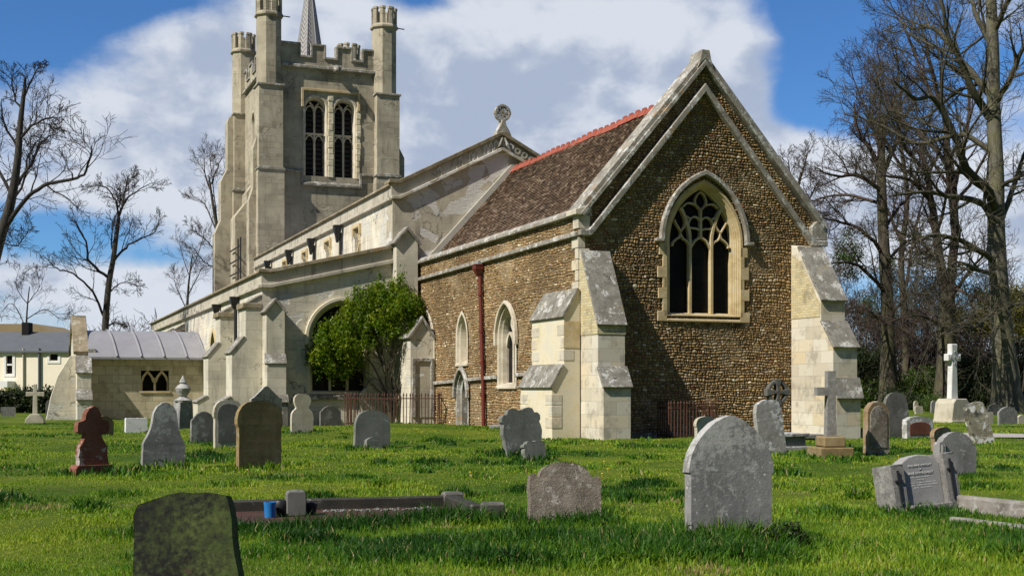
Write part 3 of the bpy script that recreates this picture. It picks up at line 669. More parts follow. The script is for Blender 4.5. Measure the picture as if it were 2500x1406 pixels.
mb = MB(); mb.slab([(-1.16, 9.30), (-1.16, 9.38), (-.8, 9.50), (-.5, 9.44), (-.5, 9.30)], [], 'E', NV + .0, 45.4); part(mb, 'coping', 'browncoping', npar, bevel=.015, jit=.006)
mb = MB(); mb.bar([(-1.06, 8.86), (-.72, 8.86), (3.57, 11.05), (7.85, 8.86), (8.2, 8.86)], .13, 'E', NV - .15, NV); part(mb, 'string_course', 'nave', npar, bevel=.02)
mb = MB(); mb.bar([(-1.05, 9.17), (-.72, 9.17), (3.57, 11.36), (7.85, 9.17), (8.15, 9.17)], .52, 'E', NV - .03, NV + .5); part(mb, 'gable_parapet', 'parapet', npar, bevel=.01)
mb = MB(); mb.bar([(-1.16, 9.48), (-.70, 9.48), (3.57, 11.68), (7.83, 9.48), (8.25, 9.48)], .15, 'E', NV - .14, NV + .6); part(mb, 'coping', 'browncoping', npar, bevel=.02, jit=.008)
for i in range(13):                                          # worn blind arcading on the gable parapet
    if random.random() < .35: continue
    u_ = .9 + i * .22 + random.uniform(-.03, .03); zc = 9.17 + (u_ + .72) * .51
    mb = MB(); mb.bar([(u_ - .08, zc - .2), (u_ - .07, zc + .05), (u_, zc + .15), (u_ + .07, zc + .05), (u_ + .08, zc - .2)], .05, 'E', NV - .055, NV - .031); part(mb, 'carved_arch', 'nave', npar)
for i in range(5):
    u_ = 3.95 + i * .30; zc = 11.36 - (u_ - 3.57) * .51; mb = MB(); mb.bar([(u_ + .11 * math.cos(k * .785), zc + .11 * math.sin(k * .785)) for k in range(8)], .06, 'E', NV - .055, NV - .031, True); part(mb, 'carved_ring', 'nave', npar)
mb = MB(); mb.slab([(-.6, 9.0), (3.57, 11.3), (7.8, 9.0), (7.8, 8.9), (3.57, 11.15), (-.6, 8.9)], [], 'E', NV + .8, 45.6); part(mb, 'nave_roof', 'leadroof')
# gable cross: pierced wheel on a foliate stem
mb = MB(); cc = Vector((3.62, 12.52)); rr_ = .34; ring = [(cc.x + rr_ * .86 * math.cos(k * math.pi / 10), cc.y + rr_ * .86 * math.sin(k * math.pi / 10)) for k in range(20)]
mb.bar(ring, .10, 'E', NV - .02, NV + .16, True)
for k in range(4):
    a_ = k * math.pi / 4; ln = rr_ * (1.06 if k % 2 == 0 else .88); wd = .085 if k % 2 == 0 else .055
    mb.bar([(cc.x - ln * math.cos(a_), cc.y - ln * math.sin(a_)), (cc.x, cc.y), (cc.x + ln * math.cos(a_), cc.y + ln * math.sin(a_))], [wd * 1.5, wd, wd * 1.5], 'E', NV + .0, NV + .14)
mb.slab([(cc.x - .07, 12.22), (cc.x + .07, 12.22), (cc.x + .12, 12.0), (cc.x + .26, 11.78), (cc.x + .34, 11.6), (cc.x, 11.74), (cc.x - .34, 11.6), (cc.x - .26, 11.78), (cc.x - .12, 12.0)], [], 'E', NV - .1, NV + .3)
for s in (-1, 1):
    mb.tube([(cc.x + s * .05, NV - .08, 11.5), (cc.x + s * .16, NV - .12, 11.2), (cc.x + s * .3, NV - .1, 10.98)], [.05, .07, .05], 6)
part(mb, 'gable_cross', 'coping', bevel=.01)
for v_ in (23.2, 28.6, 34.0, 40.0):                           # dark rainwater heads on the clerestory
    mb = MB(); mb.tube([(-1.1, v_, 8.4), (-1.1, v_, 5.6)], .07, 8); o = part(mb, 'drainpipe', 'black', smooth=True)
    mb = MB(); mb.lathe([(.07, 7.95), (.13, 8.25), (.22, 8.5), (.25, 8.72)], 4, (-1.25, v_), R(45)); part(mb, 'hopper', 'black', o)

# ---------------- south chapel / aisle
CHW = dict(c=-3.08, s=1.15, z0=1.3, zs=3.3, rise=1.42)
mb = MB(); mb.slab([(-6.06, -.3), (0.0, -.3), (0.0, 6.4), (-.99, 6.4), (-6.06, 5.3)], [arch(**CHW)], 'E', NV - .03, NV + .7); part(mb, 'chapel_wall', 'stucco')
cw = surround(CHW, 'E', [(-.14, NV - .05), (.0, NV - .05), (.04, NV + .05), (.10, NV + .1), (.13, NV + .25), (.15, NV + .5)], 'paleplaster', 'chapel_window')
mb = MB(); mb.slab(arch(-3.08, 1.02, 1.3, 3.3, 1.3, 10), [], 'E', NV + .32, NV + .36); part(mb, 'glass', 'glass', cw)
mb = MB()
for s in (-.34, .34): mb.bar([(-3.08 + s, 1.3), (-3.08 + s, 3.35)], .10, 'E', NV + .2, NV + .3)
for s in (-.7, 0, .7): mb.bar(sm([(-3.08 + s - .34, 3.1), (-3.08 + s - .2, 3.4), (-3.08 + s, 3.6), (-3.08 + s + .2, 3.4), (-3.08 + s + .34, 3.1)]), .07, 'E', NV + .21, NV + .29)
for s in (-1, 1): mb.bar(sm([(-3.08 + s * .34, 3.3), (-3.08 + s * .2, 3.9), (-3.08 + s * .05, 4.4)]), .06, 'E', NV + .21, NV + .29)
part(mb, 'tracery', 'paleplaster', cw)
mb = MB(); mb.bar(arch(-3.08, 1.31, 3.1, 3.3, 1.55, 10), .13, 'E', NV - .17, NV - .03); part(mb, 'hood_mould', 'paleplaster', cw, bevel=.015)
mb = MB(); mb.slab([(NV - .15, 1.0), (NV - .15, 1.16), (NV + .3, 1.36), (NV + .3, 1.0)], [], 'S', -4.35, -1.8); part(mb, 'sill', 'coping', cw, bevel=.015)
mb = MB(); mb.box(-6.06, -.2, NV - .11, NV - .03, -.3, .55); part(mb, 'plinth', 'buttstucco')
AW = [(v_, 1.6) for v_ in (19.0, 27.5, 40.0, 46.0)]
mb = MB(); mb.slab([(NV + .7, -.3), (56, -.3), (56, 5.3), (NV + .7, 5.3)], [arch(v_, .8, 1.7, 3.0, 1.1, 8) for v_, _ in AW], 'S', -6.06, -5.4); part(mb, 'aisle_wall', 'stucco')
for v_, _ in AW:
    A2 = dict(c=v_, s=.8, z0=1.7, zs=3.0, rise=1.1)
    mb = MB(); mb.slab(arch(v_, .8, 1.7, 3.0, 1.1, 8), [], 'S', -5.8, -5.76); mb2 = MB()
    mb2.bar(arch(v_, .85, 1.7, 3.0, 1.15, 8), .16, 'S', -6.12, -5.8); mb2.bar([(v_, 1.7), (v_, 3.9)], .1, 'S', -5.95, -5.82); o = part(mb2, 'aisle_window', 'limestone'); part(mb, 'glass', 'glass', o)
mb = MB(); mb.box(-6.20, -5.6, NV - .12, 56, 5.18, 5.32); mb.box(-6.10, -5.7, NV - .05, 56, 5.32, 5.74); ap = part(mb, 'aisle_parapet', 'parapet', bevel=.015)
mb = MB(); mb.slab([(-6.22, 5.74), (-6.22, 5.82), (-5.9, 5.92), (-5.6, 5.88), (-5.6, 5.74)], [], 'E', NV - .1, 56); part(mb, 'coping', 'browncoping', ap, bevel=.015, jit=.006)
mb = MB(); mb.bar([(-6.13, 5.27), (-5.75, 5.27), (-1.0, 6.36)], .15, 'E', NV - .17, NV); part(mb, 'string_course', 'parapet', ap, bevel=.02)
mb = MB(); mb.bar([(-6.09, 5.56), (-5.75, 5.56), (-1.0, 6.66)], .46, 'E', NV - .07, NV + .4); part(mb, 'raking_parapet', 'parapet', ap)
mb = MB(); mb.bar([(-6.2, 5.84), (-5.75, 5.84), (-1.0, 6.94)], .14, 'E', NV - .17, NV + .5); part(mb, 'coping', 'browncoping', ap, bevel=.02, jit=.008)
mb = MB(); mb.slab([(-5.8, 5.5), (-.99, 6.5), (-.99, 6.3), (-5.8, 5.3)], [], 'E', NV + .5, 56); part(mb, 'aisle_roof', 'leadroof')
# gableted pinnacle buttress between chapel and chancel
mb = MB(); mb.slab([(-1.0, -.3), (-.12, -.3), (-.12, 7.05), (-.56, 7.55), (-1.0, 7.05)], [], 'E', NV - .55, NV + .4); pb = part(mb, 'buttress', 'buttstucco', bevel=.015)
mb = MB(); mb.bar([(-1.10, 6.98), (-.56, 7.62), (-.02, 6.98)], .10, 'E', NV - .66, NV + .5); part(mb, 'weathering', 'weather', pb, bevel=.012)
# corner gablet buttress (projecting east) and south buttresses
gv = NV
mb = MB(); mb.slab([(-6.04, -.3), (-5.34, -.3), (-5.34, 4.28), (-5.69, 4.68), (-6.04, 4.28)], [], 'E', NV - .75, NV); gb = part(mb, 'buttress', 'buttstucco', bevel=.015)
mb = MB(); mb.bar([(-6.12, 4.22), (-5.69, 4.72), (-5.26, 4.22)], .09, 'E', NV - .84, NV + .02); part(mb, 'weathering', 'weather', gb, bevel=.012)
mb = MB(); mb.slab([(NV - 1.0, 2.35), (NV - .72, 2.75), (NV - .72, 2.3)], [], 'S', -6.10, -5.30); part(mb, 'weathering', 'weather', gb, bevel=.012)
mb = MB(); mb.box(-6.05, -5.33, NV - .95, NV - .7, -.3, 2.35); part(mb, 'buttress_stage', 'buttstucco', gb, bevel=.012)
mb = MB(); mb.slab([(NV - 1.18, .92), (NV - .93, 1.22), (NV - .93, .9)], [], 'S', -6.14, -5.26); mb.box(-6.1, -5.3, NV - 1.12, NV - .9, -.3, .93); part(mb, 'plinth', 'weather', gb, bevel=.012)
for v_ in (NV, 21.4, 33.0 + 5, 43.0):
    o = bblock('E', [(0, -.3), (1.55, -.3), (1.55, .85), (1.12, 1.1), (1.12, 2.75), (.62, 3.35), (.62, 4.5), (.55, 4.56), (0, 4.9)], v_ - (.012 if v_ == NV else 0), v_ + 1.35, 'buttstucco', off=-6.06, caps=(2, 4, 7), ov=.03)
    mb = MB(); mb.box(-6.78, -6.06, v_ - .05, v_ + 1.4, 4.42, 4.62); part(mb, 'weathering', 'browncoping', o, bevel=.015)
for v_ in (20.4, 25.4):
    mb = MB(); mb.tube([(-6.2, v_, 5.1), (-6.2, v_, 0)], .07, 8); o = part(mb, 'drainpipe', 'black', smooth=True)
    mb = MB(); mb.lathe([(.07, 4.7), (.2, 4.95), (.26, 5.2)], 4, (-6.26, v_), R(45)); part(mb, 'hopper', 'black', o)

# ---------------- porch
PV = 30.5
mb = MB(); mb.slab([(-11.7, -.3), (-6.06, -.3), (-6.06, 3.0), (-11.7, 3.0)], [[(-9.05, 1.32), (-9.05, 2.3), (-7.75, 2.3), (-7.75, 1.32)]], 'E', PV, PV + .6); part(mb, 'porch_wall', 'rubble')
mb = MB(); mb.slab([(PV, -.3), (36.3, -.3), (36.3, 3.2), (33.4, 5.0), (PV, 3.2)], [arch(33.4, .9, -.28, 1.6, 1.1, 8)], 'S', -12.0, -11.5); pw_ = part(mb, 'porch_wall', 'stucco')
mb = MB(); mb.bar([(PV - .1, 3.1), (33.4, 4.92), (36.4, 3.1)], .18, 'S', -12.1, -11.4); part(mb, 'coping', 'browncoping', pw_, bevel=.015)
mb = MB(); mb.box(-11.5, -6.06, 35.7, 36.3, -.3, 3.0); part(mb, 'porch_wall', 'rubble')
mb = MB(); mb.slab(rounded(-8.73, .27, 1.36, 1.75, .45, 6), [], 'E', PV + .5, PV + .52); mb2 = MB()
mb2.bar([(-8.4, 1.32), (-8.4, 1.95)], .10, 'E', PV + .08, PV + .24)
for s in (-1, 1):
    cc = -8.4 + s * .33; mb2.bar([(cc - .28, 1.75), (cc - .2, 2.0), (cc, 2.25), (cc + .2, 2.0), (cc + .28, 1.75)], .10, 'E', PV + .08, PV + .24)
    mb2.bar([(cc - s * .05 + s * .32, 1.32), (cc - s * .05 + s * .32, 1.8)], .06, 'E', PV + .08, PV + .24)
mb2.bar([(-9.1, 1.27), (-7.7, 1.27)], .1, 'E', PV - .05, PV + .3); o = part(mb2, 'porch_window', 'limestone')
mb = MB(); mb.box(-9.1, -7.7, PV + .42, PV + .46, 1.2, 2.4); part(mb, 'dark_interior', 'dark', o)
mb = MB(); nseg = 12                                          # curved lead roof in bays with rolls between them
for i in range(nseg):
    f0, f1 = i / nseg, (i + 1) / nseg
    fz = lambda f: 2.92 + 1.38 * math.sin(f * math.pi / 2)
    y0_, y1_ = PV - .45 + 3.4 * f0 ** 1.1, PV - .45 + 3.4 * f1 ** 1.1
    mb.add([(-11.45, y0_, fz(f0)), (-5.95, y0_, fz(f0)), (-5.95, y1_, fz(f1)), (-11.45, y1_, fz(f1)), (-11.45, y0_, fz(f0) - .1), (-5.95, y0_, fz(f0) - .1), (-5.95, y1_, fz(f1) - .1), (-11.45, y1_, fz(f1) - .1)],
           [(0, 1, 2, 3), (4, 7, 6, 5), (0, 4, 5, 1), (1, 5, 6, 2), (2, 6, 7, 3), (3, 7, 4, 0)])
mb.slab([(33.4, 4.3), (36.6, 2.9), (36.6, 2.8), (33.4, 4.2)], [], 'S', -11.45, -6.06)
pr = part(mb, 'porch_roof', 'leadroof', smooth=True)
mb = MB()
for u_ in (-10.3, -9.2, -8.15, -7.1, -6.2):
    pts = [(u_ + .14 - .28 * i / 10, PV - .47 + 3.4 * (i / 10) ** 1.1, 2.95 + 1.38 * math.sin(i / 10 * math.pi / 2)) for i in range(11)]
    mb.tube(pts, .05, 6)
part(mb, 'lead_roll', 'leadroof', pr, smooth=True)
mb = MB(); mb.box(-11.45, -11.1, PV - .2, PV + .3, 2.9, 3.3); part(mb, 'kneeler', 'weather', pw_, bevel=.015)
pbut = bblock('S', [(0, -.3), (1.45, -.3), (1.45, .85), (1.45, .9), (1.05, 1.35), (1.05, 2.1), (1.05, 2.15), (.3, 2.95), (0, 3.0)], -12.0, -11.35, 'stucco', off=PV, caps=(3, 6), ov=.04)
bblock('E', [(0, -.3), (1.35, -.3), (1.1, 1.0), (.8, 2.0), (.25, 2.95), (0, 3.0)], PV + .1, PV + .75, 'stucco', off=-12.0)

# ---------------- tower
tw = MB(); WV = 46.0; W2 = 55.5
BL = [dict(c=2.92, s=.68, z0=14.75, zs=19.0, rise=.72), dict(c=4.78, s=.68, z0=14.75, zs=19.0, rise=.72)]
tw.slab([(0, 6.0), (7.3, 6.0), (7.3, 21.5), (0, 21.5)], [arch(b_['c'], b_['s'], b_['z0'], b_['zs'], b_['rise'], 8) for b_ in BL], 'E', WV, WV + .7)
SL = [dict(c=49.6, s=.62, z0=15.3, zs=18.9, rise=.75), dict(c=51.6, s=.62, z0=15.3, zs=18.9, rise=.75)]
tw.slab([(WV + .7, 4.0), (W2, 4.0), (W2, 21.5), (WV + .7, 21.5)], [arch(b_['c'], b_['s'], b_['z0'], b_['zs'], b_['rise'], 8) for b_ in SL], 'S', 0, .7)
tw.box(0, 7.3, W2, W2 + .6, 0, 21.5); tw.box(6.6, 7.3, WV + .7, W2, 4, 21.5); tw.box(.1, 7.2, WV + .7, W2, 21.0, 21.2)
part(tw, 'tower_wall', 'tower'); tower = church
for (u0, u1, v0, v1, low) in ((-.75, .76, 45.42, 46.9, 1), (6.7, 8.2, 45.42, 46.9, 1), (-.75, .76, 54.7, 56.2, 1), (6.7, 8.2, 54.7, 56.2, 0)):
    mb = MB(); mb.box(u0, u1, v0, v1, 14.98, 20.1); mb.box(u0 - .07, u1 + .07, v0 - .08, v1 + .07, 3, 14.9)
    o = part(mb, 'pier', 'towerlow', tower, bevel=.02)
    mb = MB(); mb.box(u0 - .09, u1 + .09, v0 - .09, v1 + .09, 20.06, 20.18); part(mb, 'string_course', 'coping', o, bevel=.015)
    mb = MB(); mb.slab([(u0 - .13, 14.86), (u1 + .13, 14.86), (u1 + .13, 14.93), (u1 - .0, 15.05), (u0, 15.05), (u0 - .13, 14.93)], [], 'E', v0 - .14, v1 + .1)
    part(mb, 'string_course', 'coping', o, bevel=.015)
def turret(u_, v_):
    rr = .78; mb = MB(); mb.lathe([(rr, 20.1), (rr, 24.4)], 8, (u_, v_), R(22.5)); o = part(mb, 'turret', 'tower', tower)
    mb = MB(); mb.lathe([(rr + .02, 24.33), (rr + .13, 24.42), (rr + .13, 24.52), (rr + .06, 24.62), (rr + .04, 24.66), (rr - .3, 24.68)], 8, (u_, v_), R(22.5))
    cn = [Vector((u_ + (rr + .05) * math.cos(R(22.5 + 45 * k)), v_ + (rr + .05) * math.sin(R(22.5 + 45 * k)))) for k in range(8)]
    ci = [Vector((u_ + (rr - .16) * math.cos(R(22.5 + 45 * k)), v_ + (rr - .16) * math.sin(R(22.5 + 45 * k)))) for k in range(8)]
    for k in range(8):
        a_, b_, c_ = cn[k - 1], cn[k], cn[(k + 1) % 8]; p, r_ = b_.lerp(a_, .31), b_.lerp(c_, .31); pi, ri = ci[k].lerp(ci[k - 1], .31), ci[k].lerp(ci[(k + 1) % 8], .31)
        mb.slab([p, b_, r_, ri, ci[k], pi], [], 'Z', 24.66, 25.58); ctr = (p + b_ + r_ + ri + ci[k] + pi) / 6
        mb.slab([ctr + (x_ - ctr) * 1.18 for x_ in (p, b_, r_, ri, ci[k], pi)], [], 'Z', 25.58, 25.72)
    part(mb, 'crown', 'tower', o)
    mb = MB(); mb.tube([(u_ + .7, v_ - .3, 24.5), (u_ + 1.25, v_ - .35, 24.46)], .035, 6); part(mb, 'spout', 'black', o)
for u_, v_ in ((0, 46.15), (7.38, 46.15), (0, 55.4), (7.38, 55.4)): turret(u_, v_)
mb = MB(); mb.bar([(47, 21.52), (54.6, 21.52)], .2, 'S', -.22, 0); part(mb, 'string_course', 'coping', tower, bevel=.03)
mb = MB(); mb.bar([(.7, 21.52), (6.7, 21.52)], .2, 'E', WV - .22, WV); part(mb, 'string_course', 'coping', tower, bevel=.03)
def battlement(pl, a0, a1, v0, v1, embr, zb=21.62, ze=22.12, zt=22.92):
    mb = MB(); pts = [(a0, zb), (a0, zt)]
    for e0, e1 in embr: pts += [(e0, zt), (e0, ze), (e1, ze), (e1, zt)]
    pts += [(a1, zt), (a1, zb)]
    mb.slab(pts, [], pl, v0, v1); o = part(mb, 'parapet', 'tower', tower)
    mb = MB(); pp = [(a0, zt + .02)]
    for e0, e1 in embr: pp += [(e0 - .02, zt + .02), (e0 - .02, ze + .05), (e1 + .02, ze + .05), (e1 + .02, zt + .02)]
    mb.bar(pp + [(a1, zt + .02)], .13, pl, v0 - .09, v1 + .07); part(mb, 'coping', 'coping', o, bevel=.012)
battlement('E', .6, 6.8, WV + .02, WV + .42, [(1.92, 2.62), (3.52, 4.25), (5.25, 5.92)])
battlement('S', 46.8, 54.8, -.02, .4, [(48.2, 49.2), (50.5, 51.5), (52.8, 53.7)])
battlement('E', .6, 6.8, W2 + .1, W2 + .5, [(1.92, 2.62), (3.52, 4.25), (5.25, 5.92)])
battlement('S', 46.8, 54.8, 6.9, 7.3, [(48.2, 49.2), (50.5, 51.5), (52.8, 53.7)])
# gargoyle
mb = MB(); mb.tube([(4.2, WV, 21.42), (4.15, WV - .4, 21.48), (4.1, WV - .75, 21.38), (4.08, WV - .9, 21.22)], [.22, .25, .2, .1], 8); mb.tube([(3.8, WV - .3, 21.75), (4.0, WV - .55, 21.45)], [.03, .1], 6); mb.tube([(4.5, WV - .3, 21.6), (4.25, WV - .55, 21.42)], [.03, .1], 6)
part(mb, 'gargoyle', 'weather', tower, smooth=True)
# belfry openings
def belfry(A, pl, f0, mat='palestone'):
    mb = MB(); rings = []
    for ds, dv in [(-.12, -.02), (0, -.02), (.03, .08), (.06, .3), (.10, .34), (.12, .55), (.14, .69)]:
        pts = arch(A['c'], A['s'] - ds, A['z0'], A['zs'], A['rise'] - ds, 8)
        rings.append([(p[0], f0 + dv, p[1]) if pl == 'E' else (f0 + dv, p[0], p[1]) for p in pts])
    mb.loft(rings); o = part(mb, 'belfry_window', mat, tower)
    c_, s_ = A['c'], A['s'] - .12; mb = MB()
    mb.bar([(c_, A['z0']), (c_, A['zs'] + .02)], .12, pl, f0 + .42, f0 + .56)
    mb.bar([(c_ - s_, 17.45), (c_ + s_, 17.45)], .14, pl, f0 + .43, f0 + .55)
    for s in (-1, 1):
        mb.bar(sm([(c_, A['zs'] - .05), (c_ + s * .12, A['zs'] + .22), (c_ + s * .3, A['zs'] + .42)]), .10, pl, f0 + .42, f0 + .56)
        for zb in (17.3, A['zs'] + .15):
            mb.bar(sm([(c_ + s * .04, zb - .25), (c_ + s * .12, zb - .06), (c_ + s * s_ / 2, zb + .06), (c_ + s * (s_ - .1), zb - .06), (c_ + s * (s_ - .02), zb - .25)]), .07, pl, f0 + .44, f0 + .54)
    part(mb, 'tracery', mat, o)
    mb = MB()
    for k in range(15):
        zz = 14.95 + k * .30
        pts = [(.52, zz), (.66, zz + .22), (.68, zz + .20), (.55, zz - .02)]
        if pl == 'E': mb.slab([(f0 + p[0], p[1]) for p in pts], [], 'S', c_ - s_, c_ + s_)
        else: mb.slab([(f0 + p[0], p[1]) for p in pts], [], 'E', c_ - s_, c_ + s_)
    part(mb, 'louvre', 'louvre', o)
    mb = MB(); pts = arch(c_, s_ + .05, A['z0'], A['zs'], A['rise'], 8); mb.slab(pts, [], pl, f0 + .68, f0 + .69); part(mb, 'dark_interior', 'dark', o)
    return o
for b_ in BL: belfry(b_, 'E', WV)
for b_ in SL: belfry(b_, 'S', 0)
mb = MB()                                                    # rough pale pier between the lights, square label above, sloping sill
mb.bar([(2.06, 19.0), (2.06, 20.12), (5.66, 20.12), (5.66, 19.0)], .16, 'E', WV - .14, WV)
part(mb, 'label_mould', 'limestone', tower, bevel=.02)
mb = MB(); rr_ = random.Random(3)
for i in range(14):
    zz = 14.7 + i * .37; mb.box(3.69 + rr_.uniform(-.03, .03), 4.02 + rr_.uniform(-.03, .03), WV - .05 - rr_.uniform(0, .05), WV + .05, zz, zz + .36)
part(mb, 'jamb', 'paleplaster', tower, bevel=.03, jit=.012); mb = MB()
for i in range(12):
    zz = 14.7 + i * .38; mb.box(5.5, 5.72 + rr_.uniform(-.08, .12), WV - .04 - rr_.uniform(0, .05), WV + .04, zz, zz + .37)
part(mb, 'jamb', 'paleplaster', tower, bevel=.03, jit=.012)
mb = MB(); mb.slab([(WV - .16, 14.12), (WV - .16, 14.26), (WV + .5, 14.85), (WV + .5, 14.12)], [], 'S', 2.05, 5.75); part(mb, 'sill', 'weather', tower, bevel=.02)
mb = MB(); mb.bar([(.78, 15.0), (2.05, 15.0), (2.05, 14.18), (5.78, 14.18), (5.78, 14.98), (6.66, 14.98)], .14, 'E', WV - .13, WV + .0); part(mb, 'string_course', 'coping', tower, bevel=.02)
# south-projecting tower buttresses and stair pier
def sbut(v0, v1, prof): return bblock('E', prof, v0, v1, 'towerlow', parent=tower, name='tower_buttress', off=-.75, ov=.02)
sbut(55.0, 56.1, [(0, 0), (1.25, 0), (1.25, 11.95), (.85, 12.9), (.85, 15.5), (.4, 16.4), (.4, 19.6), (.3, 19.9), (0, 20.0)])
sbut(46.0, 46.85, [(0, 3), (.5, 3), (.5, 13.0), (.25, 13.8), (.25, 16.2), (0, 17.0)])
mb = MB(); mb.slab([(-1.35, 4), (.1, 4), (.1, 15.2), (-.6, 14.2), (-.6, 13.6), (-1.35, 12.6)], [], 'E', 50.6, 52.4); part(mb, 'stair_pier', 'towerlow', tower, bevel=.015)
mb = MB(); mb.slab([(8.2, 8), (8.75, 8), (8.75, 16.3), (8.2, 17.3)], [], 'E', 46.2, 47.2); part(mb, 'tower_buttress', 'towerlow', tower)
mb = MB()
for dv in (0, .9): mb.tube([(-1.5, 47.6 + dv, 8.3), (-1.5, 47.6 + dv, 10.9)], .05, 6)
for zz in (8.8, 9.6, 10.4): mb.tube([(-1.5, 47.6, zz), (-1.5, 51.6, zz)], .05, 6)
part(mb, 'roof_railing', 'black', tower)
# spire
sp = MB(); ap_ = 29.3; sp.lathe([(1.2, 21.2), (.02, ap_)], 8, (3.45, 50.3), R(22.5)); so = part(sp, 'spire', 'spire', tower)
mb = MB()
for k in range(8):
    a_ = R(22.5 + 45 * k); mb.tube([(3.45 + 1.2 * math.cos(a_), 50.3 + 1.2 * math.sin(a_), 21.2), (3.45, 50.3, ap_)], [.05, .02], 6)
part(mb, 'lead_roll', 'leadroof', so)
CHURCH_M = Matrix.Translation(church.location) @ Matrix.Rotation(TH, 4, 'Z')
CINV = CHURCH_M.inverted()

# ================================================================== GROUND
def ground_mat():
    m, t, b, co = newmat('lawn')
    n = t.noise(co, .32, 6, .6, .3); f = t.noise(co, 3.0, 8, .7); ff = t.noise(co, 22, 5, .7)
    c = t.mix(t.step(n, .36, .64), (.06, .11, .008), (.15, .19, .018))
    c = t.mix(t.m('MULTIPLY', t.step(f, .5, .7), .5), c, (.05, .095, .008))
    dry = t.step(t.m('ADD', t.noise(t.vm('ADD', co, (4, 9, 0)), .5, 5, .6), t.m('MULTIPLY', t.m('SUBTRACT', f, .5), .4)), .64, .74)
    c = t.mix(t.m('MULTIPLY', dry, .7), c, (.20, .14, .06))
    c = t.mix(t.m('MULTIPLY', ff, .7), c, t.mix(1.0, c, (.4, .45, .4), 'MULTIPLY'))
    t.set(b.inputs['Base Color'], c); b.inputs['Specular IOR Level'].default_value = .1
    bump(t, b, t.m('ADD', f, ff), .8, .06); return m
xs = np.unique(np.concatenate([np.linspace(-900, -70, 24), np.linspace(-70, -26, 30), np.linspace(-26, 30, 160), np.linspace(30, 70, 30), np.linspace(70, 900, 24)]))
ys = np.unique(np.concatenate([np.linspace(-200, 5, 20), np.linspace(5, 62, 170), np.linspace(62, 130, 30), np.linspace(130, 1400, 24)]))
gx, gy = np.meshgrid(xs, ys); V = np.stack([gx, gy, gz(gx, gy)], -1).reshape(-1, 3); nx_, ny_ = len(xs), len(ys)
ii = (np.arange(ny_ - 1)[:, None] * nx_ + np.arange(nx_ - 1)[None]).ravel()
tag(np_mesh('ground', V, [np.stack([ii, ii + 1, ii + nx_ + 1, ii + nx_], 1)], ground_mat(), smooth=True), kind='structure')
pc = [(12.5, 38.6), (14.0, 38.2), (17, 37.7), (20, 37.2), (26, 36.6), (34, 36.2)]
V = []; fc = []
for i, (x_, y_) in enumerate(pc):
    for k in range(5):
        yy_ = y_ - 1.7 + 3.4 * k / 4; V.append((x_, yy_, float(gz(x_, yy_)) + .03))
for i in range(len(pc) - 1):
    for k in range(4): fc.append((i * 5 + k, i * 5 + k + 1, i * 5 + k + 6, i * 5 + k + 5))
path_o = np_mesh('path', V, [np.array(fc)], M['asphalt']); tag(path_o, kind='structure')

